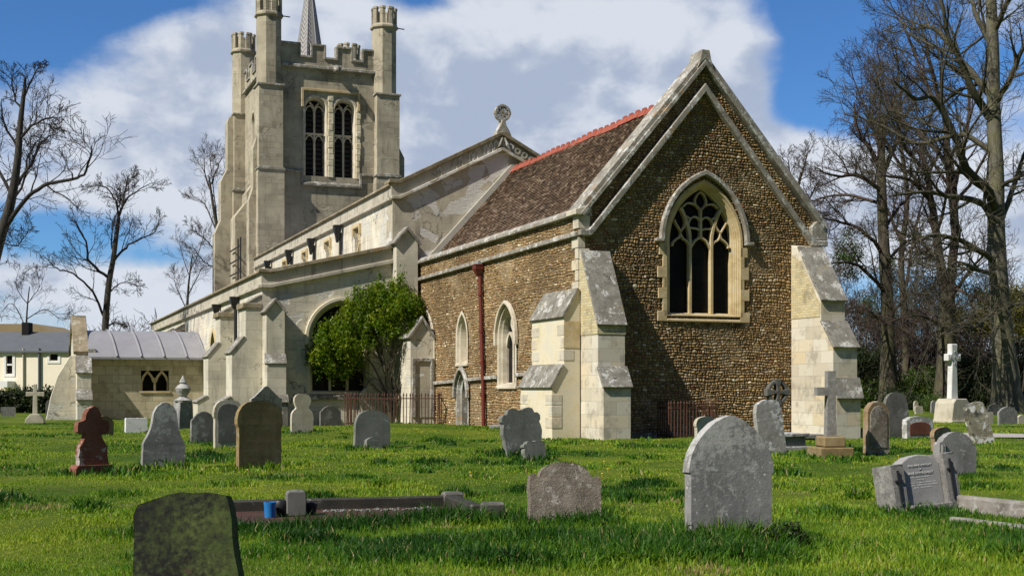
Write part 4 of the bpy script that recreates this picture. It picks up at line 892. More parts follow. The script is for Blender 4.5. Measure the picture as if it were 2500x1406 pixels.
# ================================================================== HEADSTONES AND MONUMENTS
MS = dict(
 grey=stone_mat('grey_headstone', [(.17, .165, .16), (.24, .235, .225), (.32, .31, .29)], 3.0, [(.47, .46, .42), (.34, .17, .06)], .13, 42, (.10, .095, .085), .55, .7, .014, spots=.5, streak=.45, speck=.9, crust=.75),
 tabgrey=stone_mat('tablet_stone', [(.24, .235, .23), (.31, .305, .295), (.37, .36, .345)], 2.5, [(.46, .46, .43)], .2, 20, (.16, .15, .14), .4, .3, .006),
 slate=stone_mat('slate_headstone', [(.13, .135, .115), (.19, .195, .165), (.25, .25, .22)], 2.0, [(.35, .36, .33)], .18, 14, (.06, .065, .06), .35, .3, .006, streak=.3),
 brown=stone_mat('brown_headstone', [(.16, .115, .05), (.24, .175, .08), (.31, .24, .13)], 1.8, [(.30, .27, .18)], .2, 9, (.09, .07, .035), .5, .4, .01, streak=.5),
 lichen=stone_mat('lichened_headstone', [(.135, .112, .085), (.215, .18, .14), (.31, .268, .215)], 5, [(.44, .41, .36), (.34, .14, .045), (.08, .065, .05)], .40, 13, (.10, .075, .055), .6, 1.0, .035, speck=.7, crust=.4),
 white=stone_mat('white_lichened_headstone', [(.24, .23, .20), (.33, .32, .29), (.42, .41, .38)], 6, [(.66, .67, .66), (.10, .095, .08)], .70, 9, (.12, .115, .10), .45, .8, .025, spots=.4),
 blotch=stone_mat('blotched_headstone', [(.16, .145, .10), (.26, .24, .17), (.36, .34, .26)], 5, [(.74, .74, .72), (.05, .05, .045)], .66, 5, (.10, .095, .06), .5, .8, .03),
 sand=stone_mat('sandstone_headstone', [(.20, .13, .06), (.29, .20, .11), (.34, .27, .20)], 2.4, [(.38, .35, .28), (.33, .18, .06)], .35, 6, (.13, .09, .05), .5, .8, .03),
 red=stone_mat('red_sandstone', [(.13, .045, .028), (.19, .068, .042), (.24, .11, .075)], 2.6, [(.42, .39, .35), (.15, .11, .06)], .34, 7, (.075, .04, .03), .4, .5, .015),
 pale=stone_mat('pale_headstone', [(.38, .34, .25), (.48, .44, .34), (.56, .53, .44)], 2.4, [(.30, .28, .18)], .25, 9, (.2, .18, .13), .45, .4, .012, streak=.3),
 whitestone=stone_mat('white_memorial_stone', [(.60, .60, .57), (.70, .70, .67), (.75, .75, .73)], 3, [(.35, .34, .3)], .12, 12, (.32, .31, .28), .35, .3, .01),
 dark=stone_mat('dark_headstone', [(.085, .084, .075), (.135, .132, .118), (.19, .185, .165)], 1.6, [(.30, .30, .28)], .25, 8, (.04, .04, .04), .4, .3, .008),
 moss=stone_mat('mossy_headstone', [(.018, .026, .008), (.055, .075, .018), (.125, .15, .048)], 2.2, [(.055, .042, .024), (.13, .125, .10)], .42, 7, (.008, .008, .007), 1.0, .8, .025),
 kerb=stone_mat('dark_kerb_stone', [(.024, .023, .017), (.040, .037, .029), (.068, .062, .050)], 4, [(.27, .26, .24)], .3, 8, (.03, .027, .022), .5, .6, .015),
 kerbgrey=stone_mat('mossy_kerb_block', [(.055, .053, .043), (.09, .086, .072), (.14, .132, .112)], 6, [(.3, .29, .26), (.05, .065, .02)], .4, 10, (.03, .028, .022), .5, .9, .02),
 rock=stone_mat('rustic_kerb_stone', [(.24, .215, .18), (.37, .34, .295), (.48, .45, .40)], 7, [(.58, .56, .52), (.07, .06, .05)], .42, 11, (.10, .085, .065), .6, 1.0, .07),
 rough=stone_mat('rough_grey_stone', [(.18, .17, .155), (.26, .25, .23), (.35, .335, .31)], 14, [(.38, .37, .34)], .3, 20, (.08, .075, .07), .4, 1.0, .03),
 tan=stone_mat('tan_stone', [(.26, .21, .11), (.34, .28, .16), (.40, .35, .22)], 2.5, [(.45, .42, .34)], .25, 8, (.14, .11, .06), .45, .4, .012),
)
M.update(blackwall=plain_mat('damp_wall', (.055, .052, .045), .95, .5, .8), soil=plain_mat('reddish_soil', (.050, .022, .015), .95, .8, 5, bmp=1.0), blue=plain_mat('blue_plastic', (.02, .16, .42), .4, .15, 5), pot=plain_mat('dark_pot', (.02, .02, .024), .5, .4, 8), letter=plain_mat('pale_lettering', (.44, .44, .42), .8, .2, 30))
TUFTS = []                                                   # (x, y, radius, extra height) where the grass grows long
SHP = dict(
 gothic=[(.955, 0), (.965, .555), (1, .57), (1, .63), (.93, .715), (.80, .80), (.62, .875), (.40, .94), (.20, .978), (.05, .997), (0, 1)],
 keyed=[(.93, 0), (.93, .60), (1, .655), (1, .73), (.94, .83), (.80, .91), (.58, .965), (.3, .993), (0, 1)],
 round=[(1, 0), (1, .52), (.985, .64), (.93, .76), (.82, .86), (.62, .94), (.35, .985), (0, 1)],
 scroll=[(.90, 0), (.93, .35), (.99, .48), (.96, .60), (.90, .68), (.98, .74), (.97, .82), (.86, .88), (.70, .88), (.62, .97), (.45, 1.0), (.22, .985), (.10, .95), (0, .955)],
 shoulder=[(.98, 0), (1, .70), (.98, .78), (.90, .80), (.74, .75), (.70, .80), (.66, .87), (.52, .945), (.3, .99), (0, 1)],
 ogee=[(1, 0), (.98, .36), (.94, .40), (.78, .50), (.66, .60), (.58, .74), (.55, .84), (.40, .93), (.16, .99), (0, 1)],
 low=[(1, 0), (1, .80), (.93, .86), (.88, .86), (.80, .90), (.5, .97), (0, 1)],
 eight=[(.98, 0), (1, .35), (.96, .48), (.80, .56), (.62, .60), (.56, .64), (.66, .70), (.76, .80), (.74, .89), (.55, .965), (.28, .995), (0, 1)],
 gable=[(1, 0), (1, .70), (.78, .74), (.45, .86), (.15, .97), (0, 1)],
 block=[(1, 0), (.99, .93), (.93, 1), (0, 1)], mossy=[(1.16, 0), (.97, .86), (.90, .93), (.55, .975), (0, 1)],
 arch=[(1, 0), (1, .70), (.90, .76), (.82, .77), (.74, .84), (.5, .93), (.25, .98), (0, 1)],
 clip=[(.94, 0), (1, .5), (1, .78), (.82, .93), (.40, .99), (0, 1)],
)
def outline(half, w, h, jit=0, rnd=None, base=-.25):
    pts = [(x * w / 2, z * h if z > 0 else base) for x, z in half]
    R_ = pts; L_ = [(-x, z) for x, z in reversed(pts[:-1])] if abs(pts[-1][0]) < 1e-6 else [(-x, z) for x, z in reversed(pts)]
    o = R_ + L_
    if jit:                                                   # densify, then wear the edge unevenly
        q = []
        for i, p in enumerate(o):
            n_ = o[(i + 1) % len(o)]; L = math.hypot(n_[0] - p[0], n_[1] - p[1]); k = max(1, min(8, int(L / .07)))
            for j in range(k): q.append((p[0] + (n_[0] - p[0]) * j / k + rnd.uniform(-jit, jit), p[1] + (n_[1] - p[1]) * j / k + (rnd.uniform(-jit, jit) if p[1] > 0 else 0)))
        o = q
    return o
SEED = [0]
def place(px, py, wpx, yaw, t=.1):
    g = at(px, py); D = g.y; ph = math.atan2(px - CX, F); c_ = max(.45, math.cos(R(yaw) + ph)); s_ = abs(math.sin(R(yaw) + ph))
    return g, D, (wpx * D / F - t * s_) / c_
def stone(name, label, px, py, wpx, hpx, shape, mat, yaw=22, t=.11, lean=0, back=0, jit=.004, bevel=.012, cat='headstone', tuft=.08, group=None, panel=None):
    g, D, wd = place(px, py, wpx, yaw, t); h = hpx * D / F; SEED[0] += 1; rr = random.Random(SEED[0])
    mb = MB(); mb.slab(outline(SHP[shape], wd, h, jit, rr), [], 'E', -t / 2, t / 2)
    o = mb.build(name, MS[mat], None, bevel=bevel, seg=2, jit=jit * .3)
    o.location = g; o.rotation_euler = (R(back), R(lean), R(yaw)); tag(o, label, cat, group)
    if panel:                                                 # slightly raised inscription panel
        mb = MB(); mb.slab([(x * .80, z * .90 + h * .02) for x, z in outline(SHP[shape], wd, h, 0, None, h * .12)], [], 'E', -t / 2 - .012, -t / 2 + .01)
        mb.build('panel', MS[panel], o, bevel=.006)
    if tuft: TUFTS.append((g.x, g.y, wd * .5 + .22, tuft))
    return o, wd, h
# --- nearest
stone('headstone', 'tall grey pointed headstone nearest the camera, spotted with orange and white lichen', 1779, 1335, 218, 322, 'gothic', 'grey', 20, .12, 1, -2, .0035, tuft=.14)
stone('headstone', 'short brown lichen-crusted headstone with scrolled shoulders, left of the tall pointed one', 1377, 1283, 182, 154, 'shoulder', 'lichen', 14, .12, 2.5, -9, .008, bevel=.02, tuft=.12)
o, wd, h = stone('headstone', 'green mossy headstone at the bottom edge, leaning, in front of the kerbed grave', 463, 1484, 250, 282, 'mossy', 'moss', -8, .10, -7, -9, .006, tuft=.12)
# --- left group
stone('headstone', 'grey stone cross-headstone with sloped shoulders, right of the red cross', 397, 1142, 104, 160, 'ogee', 'grey', 30, .14, 2, 0, .004, tuft=.16)
stone('headstone', 'large brown round-topped headstone with notched shoulders', 632, 1146, 116, 168, 'keyed', 'brown', 38, .12, 1, -2, .003, tuft=.14, panel=None)
stone('headstone', 'dark slate round-topped headstone with a small footstone before it', 907, 1096, 90, 95, 'round', 'slate', 30, .13, 3, -3, .002, tuft=.10)
stone('footstone', 'small dark footstone with white edge, before the slate round-topped headstone', 911, 1097, 44, 31, 'arch', 'slate', 31, .14, 4, -4, .004, cat='footstone', tuft=0)
stone('headstone', 'dark slate headstone with scrolled baroque top and small footstone, left of the gable buttress', 1279, 1113, 104, 116, 'scroll', 'slate', 31, .14, -4, -6, .003, tuft=.2)
stone('footstone', 'small dark footstone with scrolled top, before the baroque slate headstone', 1306, 1128, 62, 53, 'scroll', 'slate', 31, .14, -5, -7, .003, cat='footstone', tuft=.2)
stone('headstone', 'dark slate headstone with shouldered top, left of the pair by the plinth', 496, 1082, 62, 78, 'arch', 'dark', 31, .12, 1, -1, .002, tuft=.1)
stone('headstone', 'narrow arched headstone with dark panel, behind the large brown one', 556, 1093, 74, 118, 'keyed', 'pale', 31, .14, 0, 0, .003, tuft=.08, panel='dark')
stone('headstone', 'gabled gothic headstone with carved peak, behind the large brown round-topped one', 649, 1048, 78, 106, 'gable', 'grey', 40, .12, 0, 0, .003, tuft=.05)
stone('headstone', 'pale figure-of-eight headstone standing before the chapel window', 737, 1049, 56, 94, 'eight', 'pale', 31, .12, 1, -2, .003, tuft=.06)
stone('headstone', 'low dark arched headstone with white edge, beside the railings', 806, 1042, 52, 52, 'arch', 'dark', 31, .12, 0, 0, .003, tuft=.05)
stone('stone_block', 'low white stone block on the grass before the porch wall', 332, 1056, 54, 36, 'block', 'whitestone', 25, .3, 0, 0, .004, cat='grave marker', tuft=.05)
stone('headstone', 'wide low grey headstone behind the red cross monument', 252, 1062, 48, 48, 'arch', 'sand', 40, .1, 2, 0, .003, tuft=.05)
# --- right group
stone('headstone', 'white lichen-covered headstone tilting left before the chancel wall', 1886, 1110, 70, 136, 'clip', 'white', 24, .13, -7, -2, .006, bevel=.02, tuft=.08)
stone('headstone', 'small pale headstone peeping from behind the tall pointed one', 1722, 1078, 54, 62, 'keyed', 'pale', 40, .10, -3, 0, .004, tuft=.05)
stone('headstone', 'brown sandstone headstone with a flaking face, right of the thin cross', 2139, 1110, 62, 131, 'low', 'sand', 24, .16, 0, 0, .004, tuft=.04, bevel=.016, panel='lichen')
stone('headstone', 'tall dark grey round-topped headstone leaning behind the flaking sandstone one', 2186, 1069, 62, 112, 'round', 'dark', 26, .12, 3, -3, .002, tuft=.04)
stone('headstone', 'small brown weathered headstone half hidden behind a grey carved one', 2298, 1106, 50, 64, 'keyed', 'sand', 40, .1, -3, 0, .006, tuft=.06)
o, wd, h = stone('headstone', 'grey arched headstone with column on its side, behind the cross-carved desk headstone', 2330, 1170, 100, 117, 'arch', 'grey', 24, .13, 4, -3, .002, tuft=.1)
mb = MB(); mb.box(-wd / 2 - .02, -wd / 2 + .10, -.10, -.05, 0, h * .74); mb.tube([(-wd / 2 + .03, -.10, 0), (-wd / 2 + .03, -.10, h * .7)], .025, 6); mb.tube([(-wd / 2 + .075, -.10, 0), (-wd / 2 + .075, -.10, h * .7)], .018, 6); mb.build('column', MS['grey'], o)
stone('headstone', 'white-blotched leaning headstone beside the path', 2402, 1082, 54, 104, 'clip', 'blotch', 20, .16, -15, -6, .012, bevel=.025, tuft=.06)
o, wd, h = stone('headstone', 'low red granite headstone with lichened rim behind the lawn', 2240, 1069, 72, 52, 'low', 'white', 26, .2, 0, 0, .004, tuft=.03)
mb = MB(); mb.slab(outline(SHP['low'], wd * .78, h * .74, 0, None, h * .14), [], 'E', -.112, -.09); mb.build('panel', MS['red'], o, bevel=.008)
far = [(2280, 1008, 17, 30, 'round', 'grey', 'small grey round-topped headstone left of the white cross, under the trees'),
       (2243, 1010, 20, 20, 'low', 'pale', 'tiny pale low headstone behind the red granite one'),
       (2334 - 98, 1003, 12, 24, 'round', 'pale', 'tiny pale upright headstone at the foot of the dark trees'),
       (2309, 1004, 20, 22, 'arch', 'grey', 'small grey arched headstone close to the plinth of the white cross'),
       (2460, 1036, 46, 44, 'arch', 'grey', 'grey stepped headstone right of the white-blotched leaning one'),
       (2413, 1036, 22, 30, 'block', 'pale', 'small square pale headstone just behind the white-blotched one'),
       (2428, 1012, 34, 26, 'round', 'dark', 'low dark headstone at the foot of the great tree'),
       (2494, 1034, 22, 22, 'arch', 'pale', 'pale headstone at the far right edge by the great tree')]
for px, py, wp, hp, shp, mt, lb in far: stone('headstone', lb, px, py, wp, hp, shp, mt, 24, .1, random.uniform(-3, 3), 0, .004, tuft=.03, group='small headstones under the trees')
# flat slab and table tomb by the north buttress
g, D, wd = place(1918, 1096, 62, 22, .3); r = empty('chest_tomb', g, R(22)); tag(r, 'low grey chest tomb behind the white lichen-covered headstone', 'tomb')
mb = MB(); mb.box(-.35, .35, -.3, .5, -.2, .30); mb.build('chest', MS['slate'], r, bevel=.015); mb = MB(); mb.box(-.42, .42, -.37, .57, .30, .38); mb.box(-.45, .45, -.40, .60, -.2, .08); mb.build('lid', MS['white'], r, bevel=.015)
g, D, wd = place(1978, 1075, 62, 22, .3); mb = MB(); mb.box(-.40, .38, -.2, .35, .05, .17); mb.box(-.3, .28, -.12, .3, -.2, .05); o = mb.build('grave_slab', MS['rough'], None, bevel=.02, jit=.008); o.location = g; o.rotation_euler = (0, 0, R(22)); tag(o, 'flat grey ledger slab on the grass beside the north buttress', 'grave slab')
# red cross monument
g, D, wd = place(224, 1160, 96, 38, .2); k = D / F; r = empty('cross_monument', g, R(38)); tag(r, 'red sandstone cross monument with flared base, foremost of the left graves', 'grave cross')
mb = MB(); mb.slab(outline([(.50, 0), (.50, .12), (.46, .16), (.44, .42), (.34, .50), (.24, .56), (.22, .62), (.38, .60), (.50, .64), (.48, .78), (.34, .80), (.24, .82), (.22, .90), (.13, .97), (0, 1)], 112 * k / .72, 168 * k, .010, random.Random(5)), [], 'E', -.09, .09); mb.build('cross', MS['red'], r, bevel=.02, seg=2)
mb = MB(); mb.slab(outline([(.62, 0), (.60, .7), (.52, 1), (0, 1)], 112 * k / .72, 26 * k, .003, random.Random(6)), [], 'E', -.17, .17); mb.build('base', MS['red'], r, bevel=.02)
TUFTS.append((g.x, g.y, .7, .14))
# urn-topped pedestal behind the grey cross-headstone
g, D, wd = place(447, 1044, 34, 40, .3); k = D / F; r = empty('urn_monument', g, R(40)); tag(r, 'grey pedestal monument topped by a draped urn, before the porch wall', 'monument')
mb = MB(); mb.slab([(-.30, -.2), (.30, -.2), (.24, .95), (-.24, .95)], [], 'E', -.26, .26); mb.build('pedestal', MS['grey'], r, bevel=.02)
mb = MB(); mb.lathe([(.30, .95), (.32, 1.0), (.22, 1.06), (.12, 1.12), (.24, 1.30), (.27, 1.42), (.20, 1.52), (.10, 1.58), (.14, 1.64), (.05, 1.80), (.02, 1.88)], 14); mb.build('urn', MS['grey'], r, smooth=True)
# pale gabled monument and pedestal behind the railings
stone('headstone', 'pale gabled headstone behind the iron railings', 908, 1040, 64, 116, 'gable', 'pale', 26, .3, 0, 0, .002, tuft=0)
g = at(1022, 1039); r = empty('pedestal_tomb', g, R(22)); tag(r, 'pale pedestal tomb with spreading cap behind the iron railings, right of the bush', 'monument')
mb = MB(); mb.slab([(-.34, -.2), (.34, -.2), (.34, .05), (.26, .12), (.26, .74), (-.26, .74), (-.26, .12), (-.34, .05)], [], 'E', -.28, .28); mb.build('pedestal', MS['tan'], r, bevel=.02); mb = MB(); mb.slab([(-.28, .74), (.28, .74), (.50, .98), (.50, 1.06), (-.50, 1.06), (-.50, .98)], [], 'E', -.42, .42); mb.build('cap', MS['tan'], r, bevel=.015)
# thin Latin cross on two steps
g, D, wd = place(2027, 1120, 60, -28, .3); k = D / F; r = empty('stone_cross', g, R(9)); tag(r, 'thin stone Latin cross on two square steps before the north buttress', 'grave cross')
mb = MB(); mb.box(-.36, .36, -.36, .36, -.15, .24); mb.box(-.40, .40, -.40, .40, -.15, .04); mb.build('step', MS['brown'], r, bevel=.02, jit=.004); mb = MB(); mb.box(-.235, .235, -.235, .235, .24, .46); mb.build('step', MS['brown'], r, bevel=.03, jit=.004)
mb = MB(); mb.slab([(-.105, .46), (.105, .46), (.085, 1.28), (.31, 1.28), (.31, 1.45), (.085, 1.45), (.085, 1.78), (-.085, 1.78), (-.085, 1.45), (-.31, 1.45), (-.31, 1.28), (-.085, 1.28)], [], 'E', -.085, .085); mb.build('cross', MS['rough'], r, bevel=.015, seg=2)
# Celtic wheel cross
g = at(1897, 1079); r = empty('celtic_cross', g, R(18)); tag(r, 'dark Celtic wheel-head cross against the cobble wall', 'grave cross')
mb = MB(); cz, rr_ = 1.32, .33; mb.bar([(rr_ * .86 * math.cos(k_ * math.pi / 12), cz + rr_ * .86 * math.sin(k_ * math.pi / 12)) for k_ in range(24)], .09, 'E', -.08, .08, True)
for k_ in range(4):
    a_ = k_ * math.pi / 2 + R(45) * 0; dx, dz = math.cos(a_), math.sin(a_)
    mb.bar([(0, cz), (dx * .14, cz + dz * .14), (dx * .36, cz + dz * .36)], [.08, .10, .22], 'E', -.095, .095)
mb.build('wheel_head', MS['dark'], r, bevel=.012); mb = MB(); mb.slab([(-.17, -.2), (.17, -.2), (.11, 1.0), (-.11, 1.0)], [], 'E', -.08, .08); mb.build('shaft', MS['dark'], r, bevel=.012)
# white war-memorial style cross
g = at(2325, 1031); D = g.y; k = D / F; r = empty('memorial_cross', g, R(30)); tag(r, 'tall white stone cross on a tapered plinth under the trees', 'memorial cross')
mb = MB(); mb.slab([(-.62, -.2), (.62, -.2), (.62, .10), (.50, .82), (.34, 1.0), (-.34, 1.0), (-.50, .82), (-.62, .10)], [], 'E', -.5, .5); mb.build('plinth', MS['pale'], r, bevel=.03); mb = MB(); mb.box(-.75, .75, -.65, .65, -.2, .08); mb.build('step', MS['pale'], r, bevel=.02)
mb = MB(); mb.slab([(-.22, .98), (.22, .98), (.155, 2.56), (.24, 2.64), (.40, 2.60), (.40, 2.92), (.24, 2.88), (.17, 2.96), (.19, 3.34), (-.19, 3.34), (-.17, 2.96), (-.24, 2.88), (-.40, 2.92), (-.40, 2.60), (-.24, 2.64), (-.155, 2.56)], [], 'E', -.13, .13); xo = mb.build('cross', MS['whitestone'], r, bevel=.03)
mb = MB()
for zz, xx in ((3.0, 0), (2.76, -.24), (2.76, .24), (2.5, 0), (2.76, 0)): mb.lathe([(.05, 0), (.05, .03)], 8, (xx, zz))
mb.v = [(x, -.13 - z, y) for x, y, z in mb.v]; mb.build('boss', MS['grey'], xo)
# small white cross by the far hedge
g = at(86, 1030); r = empty('white_cross', g, R(15)); tag(r, 'white stone cross before the dark hedge at the far left', 'grave cross')
mb = MB(); mb.slab([(-.1, .3), (.1, .3), (.08, 1.12), (.36, 1.10), (.36, 1.30), (.08, 1.28), (.07, 1.62), (-.07, 1.62), (-.08, 1.28), (-.36, 1.30), (-.36, 1.10), (-.08, 1.12)], [], 'E', -.08, .08); mb.build('cross', MS['pale'], r, bevel=.015); mb = MB(); mb.slab([(-.42, -.2), (.42, -.2), (.36, .15), (.18, .36), (-.18, .36), (-.36, .15)], [], 'E', -.3, .3); mb.build('base', MS['pale'], r, bevel=.02)
for px, wp, hp, mt in ((20, 34, 22, 'grey'), (122, 20, 40, 'dark')): stone('headstone', 'low grey headstone in front of the far hedge' if px == 20 else 'dark headstone behind the white cross by the far hedge', px, 1016, wp, hp, 'block' if px == 20 else 'round', mt, 24, .12, 0, 0, .003, tuft=.03)
# tilted desk headstone with carved crosses, and its kerb
g = at(2256, 1252); D = g.y; r = empty('desk_headstone', g); r.rotation_euler = (R(-9), R(-3), R(25)); tag(r, 'grey headstone tilted back between two rough pillars carved with crosses', 'headstone')
TUFTS.append((g.x, g.y - .1, .6, .10))
for sx_, hh in ((-1, .57), (1, .65)):
    mb = MB(); x0_ = sx_ * .385; mb.box(x0_ - .10, x0_ + .10, -.10, .20, -.3, hh); po = mb.build('pillar', MS['rough'], r, bevel=.02, seg=2, jit=.006)
    mb = MB(); mb.box(x0_ - .011, x0_ + .011, -.118, -.09, .12, hh - .07); mb.box(x0_ - .052, x0_ + .052, -.117, -.09, hh - .20, hh - .175); mb.build('carved_cross', M['pot'], po)
mb = MB(); mb.slab(outline([(1, 0), (1, .84), (.8, .90), (.45, .975), (0, 1)], .58, .66, 0, None, -.2), [], 'E', -.04, .12); tb = mb.build('tablet', MS['tabgrey'], r, bevel=.01)
mb = MB(); mb.box(-.30, .30, -.16, -.04, -.3, .10); mb.build('base', MS['rough'], r, bevel=.02, jit=.006)
for i, (txt, sz, zz) in enumerate((('IN LOVING MEMORY', .036, .525), ('OF', .028, .485), ('JANE EMMA PALEY', .044, .435))):
    cu = bpy.data.curves.new('lettering', 'FONT'); cu.body = txt; cu.size = sz; cu.align_x = 'CENTER'; cu.extrude = .002
    to = bpy.data.objects.new('lettering', cu); COL.objects.link(to); bpy.context.view_layer.update()
    me = bpy.data.meshes.new_from_object(to.evaluated_get(bpy.context.evaluated_depsgraph_get())); bpy.data.objects.remove(to)
    me.materials.append(M['letter']); lo = bpy.data.objects.new('lettering', me); COL.objects.link(lo); lo.parent = tb; lo.location = (0, -.044, zz); lo.rotation_euler = (R(90), 0, 0)
mb = MB(); rr_ = random.Random(9)                             # further lines too worn to read: broken strokes
for row, (zz, hw) in enumerate(((.40, .17), (.372, .06), (.338, .22), (.31, .22), (.282, .14))):
    x_ = -hw
    while x_ < hw:
        L = rr_.uniform(.006, .016)
        if rr_.random() < .8: mb.box(x_, x_ + L * .55, -.0425, -.0395, zz + rr_.uniform(0, .004), zz + rr_.uniform(.010, .017))
        x_ += L
mb.build('worn_lettering', M['letter'], tb)
gk = g + Vector((.367, -.93, 0)) * .12 + Vector((.93, .367, 0)) * .36
r = empty('kerb', (gk.x, gk.y, gk.z), R(25)); tag(r, 'rough stone grave kerb running right from the tilted desk headstone', 'grave kerb')
mb = MB(); mb.box(-.02, .14, -2.6, 0, -.2, .20); mb.build('kerb_stone', MS['rock'], r, bevel=.02, jit=.012); mb = MB(); mb.box(-.86, -.70, -2.6, -.75, -.2, .06); mb.build('kerb_stone', MS['rock'], r, bevel=.02, jit=.012)
mb = MB(); mb.box(-.70, -.02, -2.6, -.3, -.2, .012); mb.build('infill', M['soil'], r)
# kerbed grave in the foreground with pots
g = Vector((-.70, 15.0, float(gz(-.7, 15.0)) + .02)); KY = R(16); r = empty('kerbed_grave', g, KY); tag(r, 'dark kerbed grave plot with reddish soil behind the mossy headstone', 'grave kerb')
KL, KW = 3.5, 1.55
for nm, (x0_, x1_, y0_, y1_, z1_) in (('kerb_stone', (-KL, 0, -.13, 0, .17)), ('kerb_stone', (-KL, 0, -KW, -KW + .13, .07)), ('kerb_stone', (-.14, 0, -KW + .13, -.13, .18))):
    mb = MB(); mb.box(x0_, x1_, y0_, y1_, -.2, z1_); mb.build(nm, MS['kerb'], r, bevel=.018, jit=.006)
for (x_, y_) in ((-.02, -.05), (.08, -KW + .06)):
    mb = MB(); mb.box(x_ - .12, x_ + .12, y_ - .11, y_ + .11, -.2, .21); mb.build('corner_block', MS['kerbgrey'], r, bevel=.025, jit=.006)
mb = MB(); mb.box(-KL + .05, -.1, -KW + .1, -.1, -.2, .05); mb.build('soil', M['soil'], r)
mb = MB(); rr_ = random.Random(4)
for _ in range(150):
    x_, y_ = rr_.uniform(-1.6, -.3), -.40 + rr_.gauss(0, .06); s_ = rr_.uniform(.008, .02); mb.lathe([(s_ * .6, .045), (s_, .05 + s_ * .5), (s_ * .5, .05 + s_ * .9)], 6, (x_, y_), rr_.random())
tag(mb.build('stone_chips', MS['rough'], r), kind='stuff')
KM = Matrix.Translation(g) @ Matrix.Rotation(KY, 4, 'Z')
def onk(o, x_, y_, z_=.05, rz=0): o.location = KM @ Vector((x_, y_, z_)); o.rotation_euler = (0, 0, KY + rz); return o
mb = MB(); mb.slab([(-.105, 0), (.105, 0), (.105, .24), (.085, .27), (-.085, .27), (-.105, .24)], [], 'E', -.09, .09); mb.lathe([(.05, .25), (.05, .278)], 10); tag(onk(mb.build('flower_vase', MS['dark'], None, bevel=.01), -1.93, -.75), 'square grey stone flower vase standing in the kerbed grave', 'vase')
mb = MB(); mb.lathe([(.055, 0), (.062, .13), (.066, .15), (.066, .165), (.055, .165), (.05, .02)], 16); tag(onk(mb.build('blue_pot', M['blue'], None, smooth=True), -2.22, -.88), 'bright blue plastic pot standing in the kerbed grave', 'pot')
mb = MB(); mb.lathe([(.06, 0), (.085, .08), (.09, .14), (.07, .17), (.06, .165), (.05, .02)], 14); tag(onk(mb.build('dark_pot', M['pot'], None, smooth=True), -2.09, -.72), 'dark round pot between the blue pot and the stone vase', 'pot')
mb = MB(); mb.lathe([(.05, 0), (.07, .07), (.075, .12), (.06, .13), (.05, .12), (.04, .02)], 14); tag(onk(mb.build('dark_pot', M['pot'], None, smooth=True), -1.76, -.68), 'low dark pot just right of the stone vase', 'pot')

# ================================================================== RAILINGS
def railing(label, p0, p1, h, nb, mat, rails=(.12, .9), ret=0):
    p0, p1 = Vector(p0), Vector(p1); dx = p1 - p0; L = dx.length; r = empty('iron_railing', p0, math.atan2(dx.y, dx.x)); tag(r, label, 'railing')
    for f in rails:
        mb = MB(); mb.box(0, L, -.012, .012, h * f - .018, h * f + .018)
        if ret: mb.box(L - .012, L + .012, 0, ret, h * f - .018, h * f + .018); mb.box(-.012, .012, 0, ret, h * f - .018, h * f + .018)
        mb.build('rail', M[mat], r)
    mb = MB(); mb.tube([(0, 0, -.2), (0, 0, h * .96)], .017, 6); mb.lathe([(.017, h * .96), (.034, h * .975), (.005, h * 1.06)], 6); b0 = mb.build('bar', M[mat], r)
    spots = [(L * i / nb, 0) for i in range(1, nb + 1)] + ([(x_, ret * j / 6) for x_ in (0, L) for j in range(1, 7)] if ret else [])
    for x_, y_ in spots:
        c_ = b0.copy(); COL.objects.link(c_); c_.parent = r; c_.location = (x_, y_, random.uniform(-.012, .012)); c_.rotation_euler = (random.uniform(-.015, .015), random.uniform(-.02, .02), 0)
a, b_ = at(842, 1042), at(1066, 1044)
railing('rusty iron grave railings around the bush, before the chapel', a, b_ + Vector((0, .6, 0)), 1.18, 30, 'rust', (.10, .88), 1.6)
a, b_ = CHURCH_M @ Vector((2.45, -.9, 0)), CHURCH_M @ Vector((3.95, -.9, 0))
railing('low rust-red iron railings against the shaded chancel wall', a, b_, 1.02, 15, 'rust', (.10, .86), .8)
# low stones at the foot of the south wall
for i, (px, py, s_) in enumerate(((1105, 1041, .3), (1140, 1042, .34), (1212, 1050, .22))):
    mb = MB(); mb.lathe([(s_ * .9, -.1), (s_, .05), (s_ * .85, s_ * .5), (s_ * .35, s_ * .7)], 7, (0, 0), i); o = mb.build('kerb_boulder', MS['rough'], None, bevel=.02, jit=.03, smooth=True); o.location = at(px, py); o.scale = (1.2, .8, .8)
    tag(o, ('mossy grey boulder at the foot of the priest doorway', 'larger grey boulder between priest doorway and red drainpipe', 'small grey boulder right of the red drainpipe foot')[i], 'boulder')

# ================================================================== HOUSE AND HEDGE FAR LEFT
YH_ = 108.0
def hx(px): return (px - CX) / F * YH_
def hz(py): return EYE + (YH - py) / F * YH_
r = empty('terraced_house', (hx(60), YH_, 0)); tag(r, 'long cream rendered house with grey slate roof beyond the hedge', 'house'); X0 = hx(60)
mb = MB(); W_ = [(hx(16), hz(912), hx(30), hz(868)), (hx(122), hz(880), hx(141), hz(864))]
mb.slab([(hx(-260) - X0, 0), (hx(330) - X0, 0), (hx(330) - X0, hz(855)), (hx(-260) - X0, hz(855))], [[(a_ - X0, b_), (a_ - X0, d_), (c_ - X0, d_), (c_ - X0, b_)] for a_, b_, c_, d_ in W_], 'E', 0, .3); mb.build('wall', M['creamwall'], r)
mb = MB(); mb.slab([(-.25, hz(857)), (3.2, hz(806)), (6.5, hz(857)), (6.5, hz(862)), (-.25, hz(861))], [], 'S', hx(-260) - X0 - .2, hx(330) - X0 + .2); rf = mb.build('roof', M['slate'], r)
